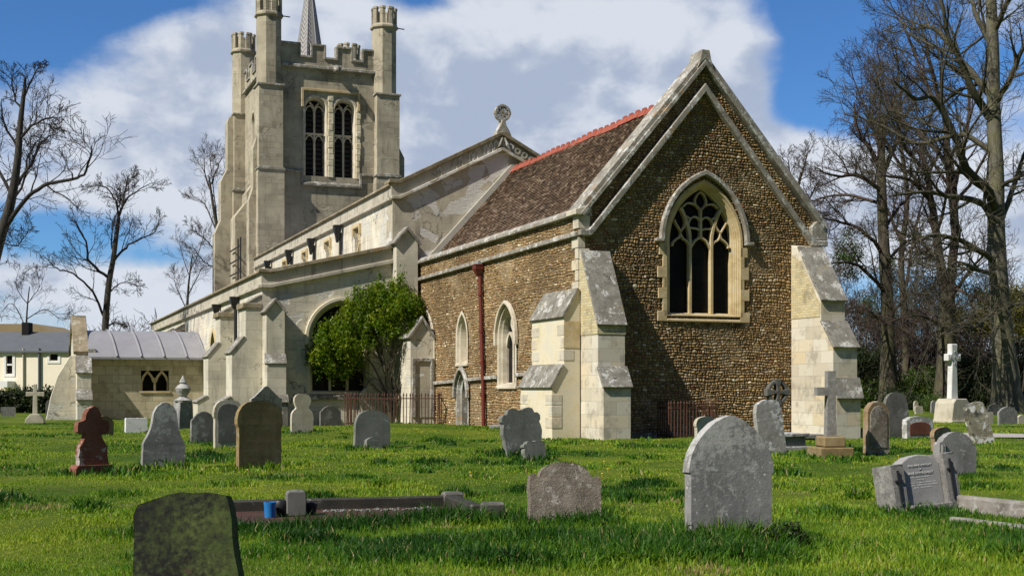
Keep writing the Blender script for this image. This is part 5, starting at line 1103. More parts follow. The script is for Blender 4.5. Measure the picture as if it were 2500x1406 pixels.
mb = MB(); mb.box(hx(24) - X0, hx(41) - X0, 2.6, 3.6, hz(830), hz(783)); mb.build('chimney', M['dark'], rf)
for a_, b_, c_, d_ in W_:
    mb = MB(); m_ = .14; a2, c2, b2, d2 = a_ - X0 - m_, c_ - X0 + m_, b_ - m_, d_ + m_
    mb.bar([(a2, b2), (a2, d2), (c2, d2), (c2, b2)], .2, 'E', -.05, .1, True)
    if d_ - b_ > 1: mb.bar([(a2, (b_ + d_) / 2), (c2, (b_ + d_) / 2)], .14, 'E', .0, .08)
    wo = mb.build('window', M['white'], r); mb = MB(); mb.box(a2, c2, .12, .15, b2, d2); mb.build('pane', M['glass'], wo)
for px in (58, 97): mb = MB(); mb.tube([(hx(px) - X0, -.1, 0), (hx(px) - X0, -.1, hz(850))], .07 if px < 60 else .11, 6); mb.build('drainpipe', M['flash' if px < 60 else 'slate'], r)
mb = MB(); mb.box(hx(8) - X0, hx(36) - X0, -1.6, -.0, hz(945), hz(930)); mb.build('porch_canopy', M['white'], r)
g = Vector((-47.0, YH_ + 14, 0)); r = empty('tan_house', g); tag(r, 'tan house roof showing behind the grey slate roof', 'house')
mb = MB(); mb.slab([(-9, 0), (4, 0), (4, 6.4), (1.0, 7.7), (-6, 7.7), (-9, 6.4)], [], 'E', 0, 8); mb.build('wall', M['tanwall'], r)
def leaf_cloud(name, cen, rad, n, size, mat, parent=None, seed=1, clump=.3, tall=1.0, per=28):
    """n leaf-sized quads gathered in tufts inside ellipsoids"""
    rg = np.random.default_rng(seed); cen = np.asarray(cen, float); rad = np.asarray(rad, float); wts = rad.prod(1) ** .7; wts /= wts.sum()
    nt = max(8, n // per); ci = rg.choice(len(cen), nt, p=wts)
    u = rg.normal(size=(nt, 3)); u /= np.linalg.norm(u, axis=1)[:, None]; tc = cen[ci] + u * rad[ci] * (rg.random((nt, 1)) ** .33)
    tt = np.clip(rg.normal(.5, .17, nt), 0, 1); k = rg.integers(0, nt, n)
    p = tc[k] + rg.normal(size=(n, 3)) * clump * np.array([1, 1, tall]); p[:, 2] = np.maximum(p[:, 2], .02)
    a = rg.normal(size=(n, 3)); a[:, 2] += .5; a /= np.linalg.norm(a, axis=1)[:, None]; b = np.cross(a, rg.normal(size=(n, 3))); b /= np.linalg.norm(b, axis=1)[:, None]
    s = size * rg.uniform(.6, 1.3, (n, 1)); V = np.stack([p - a * s, p + b * s * .42, p + a * s, p - b * s * .42], 1).reshape(-1, 3)
    f = np.arange(n * 4).reshape(-1, 4); t = np.clip(tt[k] + rg.normal(0, .13, n), 0, 1); col = np.repeat(np.stack([t, t, t, np.ones(n)], 1), 4, 0)
    return np_mesh(name, V, [f], mat, parent, colors=col)
L = dict(
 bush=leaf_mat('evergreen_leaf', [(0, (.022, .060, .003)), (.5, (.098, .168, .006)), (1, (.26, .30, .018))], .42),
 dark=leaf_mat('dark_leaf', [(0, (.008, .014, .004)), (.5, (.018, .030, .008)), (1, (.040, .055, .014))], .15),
 yellow=leaf_mat('yellowing_leaf', [(0, (.05, .06, .008)), (.5, (.14, .13, .016)), (1, (.26, .21, .025))], .3),
 green=leaf_mat('spring_leaf', [(0, (.016, .035, .006)), (.5, (.045, .08, .012)), (1, (.10, .13, .02))], .25),
 brown=leaf_mat('brown_undergrowth', [(0, (.018, .014, .009)), (.5, (.048, .038, .023)), (1, (.095, .08, .042))], .1),
 hedge=leaf_mat('hedge_leaf', [(0, (.012, .018, .004)), (.5, (.035, .045, .008)), (1, (.07, .075, .012))], .2))
hp = [(x_, 74 + .3 * math.sin(x_), z_) for x_ in np.arange(-44, -21, .8) for z_ in (.35, .95)]
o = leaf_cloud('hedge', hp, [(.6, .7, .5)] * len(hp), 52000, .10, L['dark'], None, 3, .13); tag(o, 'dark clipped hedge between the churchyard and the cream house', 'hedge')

# ================================================================== TREES
class Branches:
    def __init__(s, seed): s.rg = np.random.default_rng(seed); s.V = []; s.F = []; s.o = 0
    def tube(s, P, r, n):
        P = np.asarray(P, float); r = np.asarray(r, float); t = np.gradient(P, axis=0); t /= np.linalg.norm(t, axis=1)[:, None] + 1e-9
        ref = np.array([.31, .87, .2]); a = np.cross(t, ref); a /= np.linalg.norm(a, axis=1)[:, None] + 1e-9; b = np.cross(t, a)
        th = np.arange(n) * 2 * math.pi / n; V = P[:, None] + (a[:, None] * np.cos(th)[None, :, None] + b[:, None] * np.sin(th)[None, :, None]) * r[:, None, None]
        m = len(P); i = (np.arange(m - 1)[:, None] * n + np.arange(n)[None]).ravel(); j = (np.arange(m - 1)[:, None] * n + (np.arange(n)[None] + 1) % n).ravel()
        s.F.append(np.stack([i, j, j + n, i + n], 1) + s.o); s.V.append(V.reshape(-1, 3)); s.o += m * n
    def grow(s, p, d, L, r, lvl, prm):
        rg = s.rg; m = prm['seg'][lvl]; P = [p]; D = [d]; wob = prm['wob'][lvl]; up = prm['up'][lvl]
        for _ in range(m):
            d = d + rg.normal(size=3) * wob + np.array([0, 0, up]); d = d / np.linalg.norm(d); p = p + d * L / m; P.append(p); D.append(d)
        tt = np.linspace(0, 1, m + 1); rad = np.maximum(r * (1 - .78 * tt), prm['rmin']); s.tube(P, rad, prm['sides'][lvl]); s.kids(P, D, rad, L, lvl, prm)
    def kids(s, P, D, rad, L, lvl, prm, lo=.18):
        if lvl + 1 >= len(prm['seg']): return
        rg = s.rg; P = np.asarray(P); D = np.asarray(D); k = prm['kids'][lvl]; n = max(1, int(round(k * rg.uniform(.8, 1.2)))); m = len(P) - 1
        for q_ in range(n):
            t = lo + (1 - lo) * (q_ + rg.random()) / n; x = min(t * m, m - 1e-4); i = int(x); f = x - i; p = P[i] * (1 - f) + P[i + 1] * f; d = D[i + 1 if i + 1 <= m else m]
            v = rg.normal(size=3); v -= v.dot(d) * d; v /= np.linalg.norm(v) + 1e-9; an = rg.uniform(*prm['ang']); nd = d * math.cos(an) + v * math.sin(an); nd /= np.linalg.norm(nd)
            s.grow(p, nd, L * prm['ratio'][lvl] * (1.15 - .55 * t) * rg.uniform(.7, 1.25), max(rad[i] * prm['rr'], prm['rmin']), lvl + 1, prm)
    def limb(s, pts, r0, r1, prm, n=3, wob=.0, sides=8, lvl=0, klen=None, lo=.12):
        q_ = np.array([tuple(v) for v in sm3(pts, n)]); q_[1:-1] += s.rg.normal(size=(len(q_) - 2, 3)) * wob; rad = np.linspace(1, 0, len(q_)) ** .85 * (r0 - r1) + r1
        s.tube(q_, rad, sides); D = np.gradient(q_, axis=0); D /= np.linalg.norm(D, axis=1)[:, None] + 1e-9
        L = np.linalg.norm(np.diff(q_, axis=0), axis=1).sum(); s.kids(q_, D, rad, klen or L, lvl, prm, lo); return q_, D, rad
    def mesh(s, name, mat, parent): return np_mesh(name, np.concatenate(s.V), [np.concatenate(s.F)], mat, parent, smooth=True)
def sm3(pts, k):
    P = [Vector(p) for p in pts]; out = []
    for i in range(len(P) - 1):
        p0, p1, p2, p3 = [P[max(0, min(len(P) - 1, i + j))] for j in (-1, 0, 1, 2)]
        for s_ in range(k):
            t = s_ / k; out.append(.5 * ((2 * p1) + (p2 - p0) * t + (2 * p0 - 5 * p1 + 4 * p2 - p3) * t * t + (-p0 + 3 * p1 - 3 * p2 + p3) * t ** 3))
    return out + [P[-1]]
PRM = dict(seg=[6, 5, 4, 3], wob=[.10, .13, .17, .2], up=[.05, .05, .05, .04], sides=[6, 4, 3, 3], kids=[10, 8, 6], ratio=[.46, .52, .55], ang=(.4, 1.0), rr=.5, rmin=.0125)
BK = dict(lime=bark_mat('grey_green_bark', (.055, .050, .038), (.16, .15, .115), (.13, .125, .06), .6), dark=bark_mat('dark_bark', (.022, .020, .018), (.07, .063, .052), None), mid=bark_mat('brown_bark', (.035, .029, .022), (.10, .085, .062), (.085, .085, .03), .45),
          twig=bark_mat('reddish_twig', (.040, .028, .022), (.085, .062, .048)), twigd=bark_mat('dark_twig', (.018, .016, .014), (.045, .038, .032)),
          twigg=bark_mat('green_grey_twig', (.045, .040, .026), (.10, .092, .06)))
def tree(label, Y, trunk, r0, r1, limbs, prm, seed, bark, twig, flare=1.5, klen=None, group=None, dj=2.0, tk=None, ls=1.0):
    """trunk and limbs given as photo pixels at distance Y; limbs get their own depth by swinging toward or away"""
    base = P3(trunk[0][0], 950 + EYE / Y * F, Y); base.z = float(gz(base.x, base.y)); r = empty('bare_tree', base); tag(r, label, 'tree', group); rr = random.Random(seed)
    inv = lambda v: v - base
    B0 = Branches(seed); pts = [inv(base) - Vector((0, 0, .3))] + [inv(P3(px, py, Y)) for px, py in trunk[1:]]
    B = Branches(seed + 50); q_ = np.array([tuple(v) for v in sm3(pts, 5)]); z = q_[:, 2]; tt = np.linspace(0, 1, len(q_)); rad = r0 + (r1 - r0) * tt + r0 * (flare - 1) * np.exp(-z / (r0 * 3)); B0.tube(q_, rad, 12)
    for L_ in limbs:
        lp, a, b_ = L_[:3]; sw = rr.uniform(-dj, dj) if len(L_) < 4 else L_[3]; n = len(lp) - 1
        pp = [inv(P3(px, py, Y + sw * i / n)) for i, (px, py) in enumerate(lp)]; B.limb(pp, a * ls, b_ * ls, prm, 4, .03)
    if tk:
        D = np.gradient(q_, axis=0); D /= np.linalg.norm(D, axis=1)[:, None] + 1e-9; B.kids(q_, D, rad * .45, tk, 0, prm, .3)
    B0.mesh('trunk', BK[bark], r).parent = r; B.mesh('crown', BK[twig], r); return r
G_R = 'bare trees along the right edge'
# great lime on the right
tree('tallest bare tree at the right edge, its thick smooth trunk rising out of the picture', 76, [(2462, 1010), (2452, 880), (2440, 720), (2432, 560), (2432, 430), (2426, 280), (2424, 120), (2418, -40), (2415, -220)], .66, .25,
     [([(2428, 520), (2412, 470), (2360, 410), (2330, 330), (2280, 240), (2235, 242), (2185, 200)], .30, .05, -6), ([(2430, 560), (2400, 500), (2330, 480), (2250, 470), (2170, 480)], .24, .04, -4),
      ([(2426, 300), (2380, 230), (2345, 150), (2310, 70), (2290, -60)], .26, .06, -3), ([(2426, 240), (2350, 150), (2280, 70), (2230, 70), (2180, 40)], .22, .04, 5),
      ([(2432, 640), (2370, 600), (2300, 575), (2240, 590), (2200, 640)], .2, .03, -7), ([(2434, 560), (2470, 470), (2500, 380), (2540, 300)], .2, .04, 4), ([(2430, 260), (2470, 180), (2510, 100), (2560, 60)], .2, .04, -4),
      ([(2436, 670), (2390, 660), (2330, 640), (2280, 700)], .16, .03, -6), ([(2426, 120), (2380, 30), (2360, -60)], .2, .05, 3), ([(2424, 80), (2460, 0), (2480, -90)], .2, .05, -3), ([(2438, 460), (2490, 430), (2550, 420)], .15, .03, -5),
      ([(2445, 730), (2395, 790), (2330, 800), (2270, 830)], .12, .02, -9), ([(2448, 760), (2490, 740), (2540, 750)], .12, .02, -8), ([(2430, 200), (2340, 220), (2250, 290), (2150, 260)], .14, .03, 6), ([(2428, 380), (2350, 330), (2240, 350), (2140, 300), (2060, 280)], .18, .03, 3)], PRM, 11, 'lime', 'twigg', 1.7, group=G_R)
tree('bare forked tree left of the great tree, behind the white cross', 88, [(2308, 1000), (2310, 880), (2312, 740), (2312, 700)], .62, .50,
     [([(2310, 720), (2292, 620), (2275, 500), (2262, 420), (2245, 350)], .34, .12, 0), ([(2312, 720), (2330, 600), (2328, 480), (2316, 380), (2305, 280), (2275, 180), (2250, 60)], .34, .08, 2),
      ([(2328, 460), (2350, 380), (2365, 280), (2360, 160)], .2, .04, 3), ([(2280, 500), (2220, 440), (2160, 430), (2100, 420)], .16, .03, -4), ([(2312, 740), (2370, 660), (2420, 600)], .16, .03, -4), ([(2308, 800), (2240, 770), (2160, 790)], .14, .03, -5),
      ([(2325, 420), (2250, 330), (2190, 280), (2130, 150)], .16, .03, 4), ([(2300, 640), (2230, 600), (2180, 560)], .14, .03, 4), ([(2290, 260), (2230, 130), (2200, 20)], .14, .03, 4), ([(2262, 420), (2210, 360), (2170, 240)], .14, .03, -4), ([(2312, 700), (2360, 720), (2400, 800)], .12, .03, -5)], PRM, 12, 'mid', 'twig', 1.6, group=G_R)
tree('bare tree with a broken top just right of the north buttress', 92, [(2172, 985), (2168, 880), (2166, 740), (2158, 600), (2152, 450), (2152, 360), (2156, 285)], .58, .22,
     [([(2154, 420), (2120, 360), (2090, 310), (2085, 250)], .2, .04, 0), ([(2155, 470), (2100, 430), (2040, 430), (1990, 410)], .18, .03, -3), ([(2156, 420), (2190, 340), (2200, 260), (2190, 180)], .2, .03, 3), ([(2160, 620), (2100, 560), (2040, 540), (1980, 530)], .16, .03, -4),
      ([(2164, 720), (2110, 660), (2060, 640), (2010, 650)], .15, .03, -4), ([(2160, 560), (2200, 500), (2230, 470)], .15, .03, 4), ([(2162, 640), (2215, 590), (2250, 580)], .14, .03, 4), ([(2154, 380), (2130, 300), (2140, 200)], .15, .03, 3), ([(2154, 330), (2180, 250), (2230, 190)], .14, .03, 0), ([(2168, 800), (2110, 750), (2060, 760)], .13, .03, -5), ([(2168, 780), (2220, 720), (2270, 720)], .13, .03, -5), ([(2156, 500), (2090, 480), (2020, 480), (1960, 500)], .14, .03, 3)], PRM, 13, 'mid', 'twig', 1.6, group=G_R)
tree('slim bare tree between the broken-topped tree and the forked one', 100, [(2210, 985), (2212, 820), (2200, 640), (2215, 480), (2195, 330), (2185, 240)], .34, .08,
     [([(2212, 700), (2235, 560), (2260, 460)], .14, .03), ([(2205, 600), (2160, 500), (2110, 400)], .14, .03), ([(2210, 500), (2250, 380), (2255, 260)], .12, .03), ([(2205, 420), (2150, 320), (2100, 240), (2080, 180)], .12, .03), ([(2195, 340), (2160, 230), (2140, 120)], .1, .03)], PRM, 14, 'mid', 'twig', 1.5, group=G_R)
tree('small bare tree rising behind the gable roof slope', 120, [(1950, 1000), (1950, 700), (1945, 560), (1948, 470), (1955, 420)], .26, .09,
     [([(1948, 560), (1975, 490), (2000, 440)], .12, .03), ([(1948, 520), (1930, 440), (1925, 390)], .12, .03), ([(1950, 450), (1965, 400), (1975, 360)], .1, .03), ([(1948, 600), (1990, 540), (2040, 520)], .11, .03)], PRM, 15, 'mid', 'twig', 1.4, group=G_R)
G_L = 'bare trees beyond the porch'
PR2 = dict(PRM, kids=[9, 6, 5], rmin=.010, wob=[.12, .16, .2, .22], ratio=[.46, .55, .6])
tree('large bare tree leaning in from the left edge', 62, [(-60, 1000), (-40, 760), (-5, 600), (25, 500), (42, 400), (50, 300), (58, 230), (62, 190)], .36, .05,
     [([(10, 560), (60, 490), (105, 455), (165, 440), (205, 425), (222, 380), (225, 355)], .17, .03, -2), ([(35, 460), (75, 400), (110, 340), (135, 330)], .13, .03, 3), ([(30, 480), (-10, 400), (-40, 330)], .13, .03, 2), ([(48, 340), (90, 300), (130, 290), (150, 300)], .1, .02, -2),
      ([(46, 370), (10, 300), (5, 240)], .1, .02, 0), ([(58, 240), (80, 190), (100, 160)], .08, .02, 0), ([(-5, 600), (-50, 500), (-80, 420)], .15, .03, 0), ([(5, 590), (40, 600), (70, 560)], .06, .02, -2), ([(20, 510), (60, 440), (70, 380), (100, 330)], .1, .02, 2), ([(54, 270), (30, 220), (28, 170)], .08, .02, 0)], PR2, 21, 'dark', 'twigd', 1.4, group=G_L, ls=.7)
tree('bare forked tree standing behind the porch roof', 82, [(258, 1003), (256, 860), (258, 780), (266, 690), (277, 630), (286, 560), (290, 530)], .27, .11,
     [([(288, 540), (300, 500), (330, 470), (375, 445)], .13, .02, 2), ([(290, 535), (282, 490), (260, 460), (225, 450)], .11, .02, 0), ([(268, 680), (235, 655), (215, 630), (210, 590), (190, 555), (183, 540)], .15, .025, -2), ([(252, 770), (225, 710), (180, 670), (140, 655), (120, 640)], .12, .02, -3),
      ([(275, 640), (300, 610), (330, 590), (370, 570), (395, 540)], .13, .02, 2), ([(278, 620), (272, 580), (290, 500)], .1, .02, 0), ([(290, 530), (305, 470), (310, 430)], .09, .02, 1), ([(256, 800), (285, 785), (300, 800)], .1, .02, 0), ([(262, 720), (300, 690), (340, 700)], .07, .02, 2)], PR2, 22, 'dark', 'twigd', 1.4, group=G_L, ls=.7)
tree('thin bare tree low behind the slate roof at the far left', 140, [(60, 1000), (62, 860), (66, 760), (72, 700)], .16, .05,
     [([(64, 800), (30, 740), (0, 770)], .08, .02), ([(64, 780), (110, 755), (150, 780), (190, 760)], .08, .02), ([(66, 740), (40, 700), (45, 660)], .07, .02), ([(68, 740), (95, 700), (90, 660)], .07, .02)], PR2, 23, 'dark', 'twigd', 1.3, group=G_L, ls=.75)
tree('slim bare tree beside the tower, branching against the cloud', 125, [(545, 1000), (543, 700), (530, 560), (520, 500), (510, 430)], .3, .08,
     [([(530, 570), (500, 500), (470, 480)], .1, .03), ([(520, 480), (500, 420), (498, 380)], .1, .03), ([(535, 620), (495, 580), (465, 560)], .1, .03), ([(515, 450), (535, 400), (545, 380)], .1, .03), ([(540, 660), (500, 640), (470, 600)], .1, .03), ([(530, 540), (515, 400), (520, 370)], .08, .02)], PR2, 24, 'mid', 'twig', 1.3, group=G_L, ls=.75)
tree('pale bare sapling tree left of the tower, low against the sky', 132, [(455, 1000), (456, 800), (460, 700), (470, 620)], .22, .05,
     [([(458, 760), (430, 700), (425, 670)], .08, .02), ([(460, 720), (490, 660), (510, 640)], .08, .02), ([(464, 680), (445, 620), (440, 590)], .07, .02), ([(466, 660), (490, 600), (500, 560)], .07, .02)], PR2, 25, 'mid', 'twig', 1.3, group=G_L, ls=.75)
# twiggy round bush seen over the porch roof
B = Branches(31); b0 = P3(355, 950, 92); r = empty('bare_bush', (b0.x, b0.y, 0)); tag(r, 'round twiggy leafless bush showing above the porch roof', 'bush')
for i in range(34):
    a = random.uniform(0, 6.28); e = random.uniform(.55, 1.45); B.grow(np.array([random.uniform(-.8, .8), random.uniform(-.5, .5), .0]), np.array([math.cos(a) * math.cos(e), math.sin(a) * math.cos(e), math.sin(e)]), random.uniform(4.5, 6.4), .06, 0, dict(PRM, kids=[9, 5], seg=[6, 4, 3], rmin=.015))
B.mesh('branches', BK['twig'], r)
# evergreen bush by the chapel
g = at(955, 1041); BY = g.y; r = empty('evergreen_bush', g); tag(r, 'round bright green evergreen bush with bare forked stems, within the iron railings', 'bush')
B = Branches(41); kb = BY / F
def bp(px, py, dy=0): v = P3(px, py, BY + dy) - g; return v
PB = dict(PRM, kids=[4, 3], seg=[5, 4, 3], ratio=[.3, .5], rmin=.008)
for pts, a_, b_ in (([(958, 1045), (950, 990), (942, 920), (930, 850), (905, 790)], .09, .03), ([(958, 1045), (960, 980), (985, 920), (1000, 860), (1010, 790)], .07, .025), ([(955, 1040), (940, 960), (915, 900), (880, 860)], .06, .02), ([(958, 1045), (965, 960), (955, 900), (960, 820), (950, 730)], .07, .02),
                    ([(960, 1020), (985, 960), (1000, 920), (1005, 880)], .05, .02), ([(945, 930), (920, 850), (890, 800), (850, 780)], .05, .02), ([(940, 920), (960, 870), (985, 830)], .045, .02), ([(960, 1030), (940, 970), (900, 930), (880, 900)], .045, .02)):
    dd_ = random.uniform(-.5, .5); B.limb([bp(px, py, dd_ * i / 4) for i, (px, py) in enumerate(pts)], a_, b_, PB, 4, .015, 7)
B.mesh('stems', BK['mid'], r)
cl = [(800, 875, 58, 52), (765, 905, 30, 26), (775, 868, 40, 40), (840, 825, 62, 52), (885, 775, 66, 52), (930, 755, 68, 52), (980, 750, 46, 42), (1015, 762, 24, 30), (880, 835, 50, 36), (845, 872, 50, 34), (800, 825, 40, 32), (940, 715, 44, 34), (975, 712, 26, 36), (890, 728, 34, 30),
      (935, 800, 46, 26), (825, 908, 40, 22), (870, 882, 30, 18), (925, 697, 12, 32), (982, 696, 11, 28), (1032, 790, 9, 26), (755, 890, 22, 30), (1005, 800, 22, 14), (860, 742, 26, 26), (1028, 830, 16, 30), (1012, 850, 14, 18)]
cen = []; rad = []
for i, (px, py, rx, ry) in enumerate(cl):
    v = bp(px, py, random.uniform(-.7, .6)); cen.append(tuple(v)); rad.append((rx * kb, min(rx * kb, .9) * 1.0, ry * kb))
leaf_cloud('foliage', cen, rad, 26000, .064, L['bush'], r, 5, .072, 2.1, per=40)
# shrubs and undergrowth under the right-hand trees
sh = [(2245, 960, 92, 46, 55, 'green', 'low bright green shrub between the trees, behind small headstones'), (2120, 700, 112, 60, 120, 'green', 'leafy green shrub tree right of the north buttress'), (2492, 745, 84, 50, 60, 'yellow', 'yellow-green spring tree behind the great tree at the right edge'), (2385, 750, 90, 40, 55, 'yellow', 'yellow flowering shrub left of the great trunk'),
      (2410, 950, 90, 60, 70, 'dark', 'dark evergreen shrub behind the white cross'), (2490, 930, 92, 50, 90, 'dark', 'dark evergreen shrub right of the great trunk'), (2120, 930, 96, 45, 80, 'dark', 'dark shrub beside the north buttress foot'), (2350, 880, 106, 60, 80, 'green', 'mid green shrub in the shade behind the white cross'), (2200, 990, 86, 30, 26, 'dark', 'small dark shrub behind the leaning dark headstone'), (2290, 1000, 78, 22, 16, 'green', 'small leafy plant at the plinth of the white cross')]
for i, (px, py, Y, rx, ry, mt, lb) in enumerate(sh):
    c_ = P3(px, py, Y); k = Y / F; b0 = Vector((c_.x, Y, 0)); r = empty('shrub', b0); tag(r, lb, 'shrub', 'shrubs under the right-hand trees'); rr = random.Random(i); z_top = max(.6, c_.z + ry * k); cs = []; rs = []
    for _ in range(9):
        z_ = rr.uniform(max(.3, c_.z - ry * k), z_top); cs.append((rr.uniform(-rx, rx) * k, rr.uniform(-1, 1), max(.2, z_))); rs.append((rx * k * .5, 1.0, ry * k * .36))
    leaf_cloud('foliage', cs, rs, int(3500 + rx * ry * 1.1), .10 if Y > 80 else .06, L[mt], r, 60 + i, .25)
    B = Branches(80 + i)
    for _ in range(7): B.grow(np.array([rr.uniform(-.3, .3), 0, -.1]), np.array([rr.uniform(-.5, .5), rr.uniform(-.3, .3), 1.0]), z_top * .85, .05, 0, dict(PRM, kids=[5], seg=[5, 4], rmin=.012))
    B.mesh('stems', BK['mid'], r)
rg = np.random.default_rng(77); n = 210; wx = rg.uniform(20, 60, n); wy = rg.uniform(100, 128, n); wz = rg.uniform(.5, 1, n) * (3.4 + 1.8 * np.sin(wx * .5) + rg.random(n) * 2.0)
cs = np.stack([wx, wy, wz * .55], 1); rs = np.stack([np.full(n, 1.8), np.full(n, 1.8), wz * .55], 1)
B = Branches(78)
for i in range(130): B.grow(np.array([wx[i], wy[i], 0.]), np.array([rg.normal() * .12, 0, 1.]), rg.uniform(5, 10.5), .08, 0, dict(PRM, kids=[13, 7, 3], seg=[6, 4, 3, 2], rmin=.016))
ob = B.mesh('woodland_stems', BK['twig'], None); tag(ob, kind='stuff')
ob = leaf_cloud('woodland', cs, rs, 60000, .17, L['brown'], None, 79, .5); tag(ob, kind='stuff')
ob = leaf_cloud('undergrowth', [(x_, y_, .8) for x_, y_ in zip(rg.uniform(19, 58, 90), rg.uniform(90, 112, 90))], [(1.6, 1.5, 1.2)] * 90, 50000, .13, L['green'], None, 81, .3); tag(ob, kind='stuff')

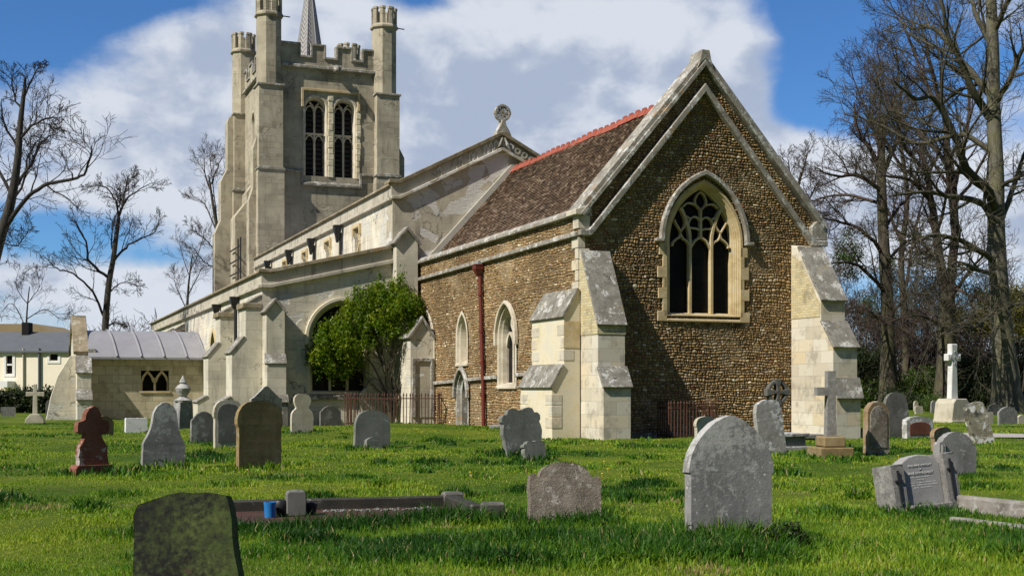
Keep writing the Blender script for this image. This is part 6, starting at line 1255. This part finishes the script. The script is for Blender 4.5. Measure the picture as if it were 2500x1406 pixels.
# ================================================================== GRASS
def grass(seed=5):
    rg = np.random.default_rng(seed); out = []; cols = []
    inv = np.array(CINV)
    bands = [(7.6, 13.5, 2900, .0050), (13.5, 20, 1150, .0075), (20, 32, 360, .012), (32, 52, 120, .02)]
    rt = np.random.default_rng(15); TUFTS.extend([(rt.uniform(-.42, .42) * y_, y_, rt.uniform(.15, .5), rt.uniform(.04, .11)) for y_ in rt.uniform(9.5, 34, 130) ** 1.0])
    tf = np.array(TUFTS); DRY = [(at(px, py), r_) for px, py, r_ in ((1540, 1232, .18), (1660, 1228, .16), (1950, 1205, .2), (2090, 1205, .16), (690, 1165, .35), (110, 1240, .35), (300, 1235, .25), (1720, 1400, .2), (1100, 1290, .1))]
    for y0, y1, den, wd in bands:
        A = 1.20 * (y1 ** 2 - y0 ** 2) / 2; n = int(A * den); y = np.sqrt(rg.uniform(y0 ** 2, y1 ** 2, n)); x = rg.uniform(-.60, .60, n) * y
        m = int(len(tf) * den * .25)                          # longer tufts round the stones
        k = rg.integers(0, len(tf), m); ang = rg.uniform(0, 6.28, m); rr = tf[k, 2] * np.sqrt(rg.random(m)) * 1.15; tx = tf[k, 0] + np.cos(ang) * rr * 1.1; ty = tf[k, 1] + np.sin(ang) * rr * .7; ok = (ty >= y0) & (ty < y1)
        x = np.concatenate([x, tx[ok]]); y = np.concatenate([y, ty[ok]]); n = len(x)
        c, s = inv[0], inv[1]; u = c[0] * x + c[1] * y + c[3]; v = s[0] * x + s[1] * y + s[3]
        bad = ((u > -.05) & (u < 8.2) & (v > -.05)) | ((u > -6.1) & (v > 15.2)) | ((u > -12.1) & (u < -6) & (v > 30.4) & (v < 36.5)) | ((u > 0) & (u < .9) & (v > -1.5) & (v < 0)) | ((u > 7) & (u < 7.9) & (v > -2.2) & (v < 0)) | ((u > -.9) & (u < 0) & (v > -.1) & (v < 2.1))
        yp = np.interp(x, [q_[0] for q_ in pc], [q_[1] for q_ in pc]); bad |= (x > 12.3) & (np.abs(y - yp) < 1.75)
        kx = x + .70; ky = y - 15.0; ca, sa = math.cos(KY), math.sin(KY); lx = kx * ca + ky * sa; ly = -kx * sa + ky * ca; bad |= (lx > -KL) & (lx < .1) & (ly > -KW) & (ly < .02)
        x, y = x[~bad], y[~bad]; n = len(x)
        pn = np.sin(x * 1.3 + .7 * np.sin(y * .9)) * np.sin(y * 1.1 + 1.9 * np.sin(x * .6)) + .6 * np.sin(x * 3.1 + y * 2.3) * np.sin(y * 3.7 - x * 1.1)
        cl_ = np.sin(x * 4.3 + 1.7 * np.sin(y * 3.1)) * np.sin(y * 5.1 + 1.3 * np.sin(x * 2.7)); h = .030 + .026 * np.clip(pn, -.4, 1.4) + .030 * np.clip(cl_ - .35, 0, 1)
        h += .085 * np.exp(-((x - 1.2) / 2.6) ** 2 - ((y - 10.9) / 1.3) ** 2) * rg.uniform(.3, 1.2, n) + .06 * np.exp(-((x - 5.0) / 1.6) ** 2 - ((y - 11.6) / 1.6) ** 2) * rg.uniform(.3, 1.2, n) + .15 * rg.uniform(.3, 1.2, n) * np.exp(-((x + 1.7) / 2.2) ** 4 - ((y - (13.15 + .29 * (x + .5))) / .40) ** 2) + .05 * np.exp(-((x + 2.0) / 2.4) ** 2 - ((y - 15.6) / .35) ** 2)
        ex = np.zeros(n)
        for a, b, r_, e_ in TUFTS:
            d2 = ((x - a) / (r_ * 1.15)) ** 2 + ((y - b) / (r_ * .8)) ** 2; ex = np.maximum(ex, e_ * np.clip(1.25 - d2, 0, 1))
        h = (h + ex * rg.uniform(.4, 1.1, n)) * rg.uniform(.6, 1.35, n)
        z = gz(x, y); th = rg.uniform(0, 6.28, n); lean = rg.normal(0, .5, n); la = rg.uniform(0, 6.28, n)
        w = wd * rg.uniform(.6, 1.4, n) * np.clip(h / .06, .7, 1.6); dx, dy = np.cos(th) * w, np.sin(th) * w; lx, ly = np.cos(la) * lean * h, np.sin(la) * lean * h + .0
        p = np.stack([x, y, z - .01], 1); a = np.stack([dx, dy, 0 * dx], 1); mid = p + np.stack([lx * .35, ly * .35, h * .6], 1); tip = p + np.stack([lx, ly, h], 1)
        V = np.stack([p - a, p + a, mid + a * .7, tip, mid - a * .7], 1)
        dry = np.zeros(n)
        for a, b in DRY: dry = np.maximum(dry, np.exp(-((x - a[0]) / b) ** 2 - ((y - a[1]) / (b * .9)) ** 2))
        h *= 1 - .6 * dry
        t = np.clip(.53 + .22 * np.sin(x * .8 + 1.1 * np.sin(y * .5)) * np.sin(y * .63 + .4) + .10 * np.sin(y * 1.25 + .35 * x + 1.2 * np.sin(x * .45)) + .10 * np.sin(x * 2.1 + 2 * np.sin(y * 1.3)) * np.sin(y * 1.9 + x) - .05 * pn - 4.6 * np.clip(h - .045, 0, .10) + rg.normal(0, .12, n), 0, .86); t = np.where(rg.random(n) < .008 + .75 * dry, .97, t); t = np.where(rg.random(n) < .025, .97, t)
        out.append(V.reshape(-1, 3)); cols.append(np.repeat(np.stack([t, t, t, np.ones(n)], 1), 5, 0))
    V = np.concatenate(out); C = np.concatenate(cols); n = len(V) // 5; i = np.arange(n) * 5
    q_ = np.stack([i, i + 1, i + 2, i + 4], 1); t3 = np.stack([i + 4, i + 2, i + 3], 1)
    gm = leaf_mat('grass_blade', [(0, (.016, .060, .006)), (.26, (.050, .138, .010)), (.50, (.155, .260, .015)), (.85, (.34, .385, .034)), (.95, (.32, .26, .11)), (1, (.38, .30, .15))], .35, .55)
    tag(np_mesh('grass', V, [q_, t3], gm, colors=C), kind='stuff'); print('blades', n)
grass()
# ivy and weeds at the foot of the tall pointed headstone
g = at(1850, 1345); o = leaf_cloud('ivy_clump', [(0, 0, .12), (.15, -.05, .08), (-.15, -.05, .06), (.25, .05, .14), (.05, -.1, .05)], [(.16, .13, .09)] * 5, 2600, .022, L['dark'], None, 91, .03); o.location = g; tag(o, 'dark ivy clump at the foot of the tall pointed headstone', 'ivy')

# a few dandelions open in the lawn
rg = np.random.default_rng(33); mb = MB()
for px, py in [(800, 1108), (362, 1142), (1484, 1153), (1470, 1165)] + [(rg.uniform(150, 2400), rg.uniform(1085, 1220)) for _ in range(5)]:
    g = at(px, py); mb.lathe([(.004, 0), (.004, .05), (.016, .055), (.022, .062), (.012, .072)], 7, (g.x, g.y)); mb.v[-35:] = [(x, y, z + g.z) for x, y, z in mb.v[-35:]]
tag(mb.build('dandelions', plain_mat('dandelion_yellow', (.62, .42, .02), .8, .2, 20), None), kind='stuff')
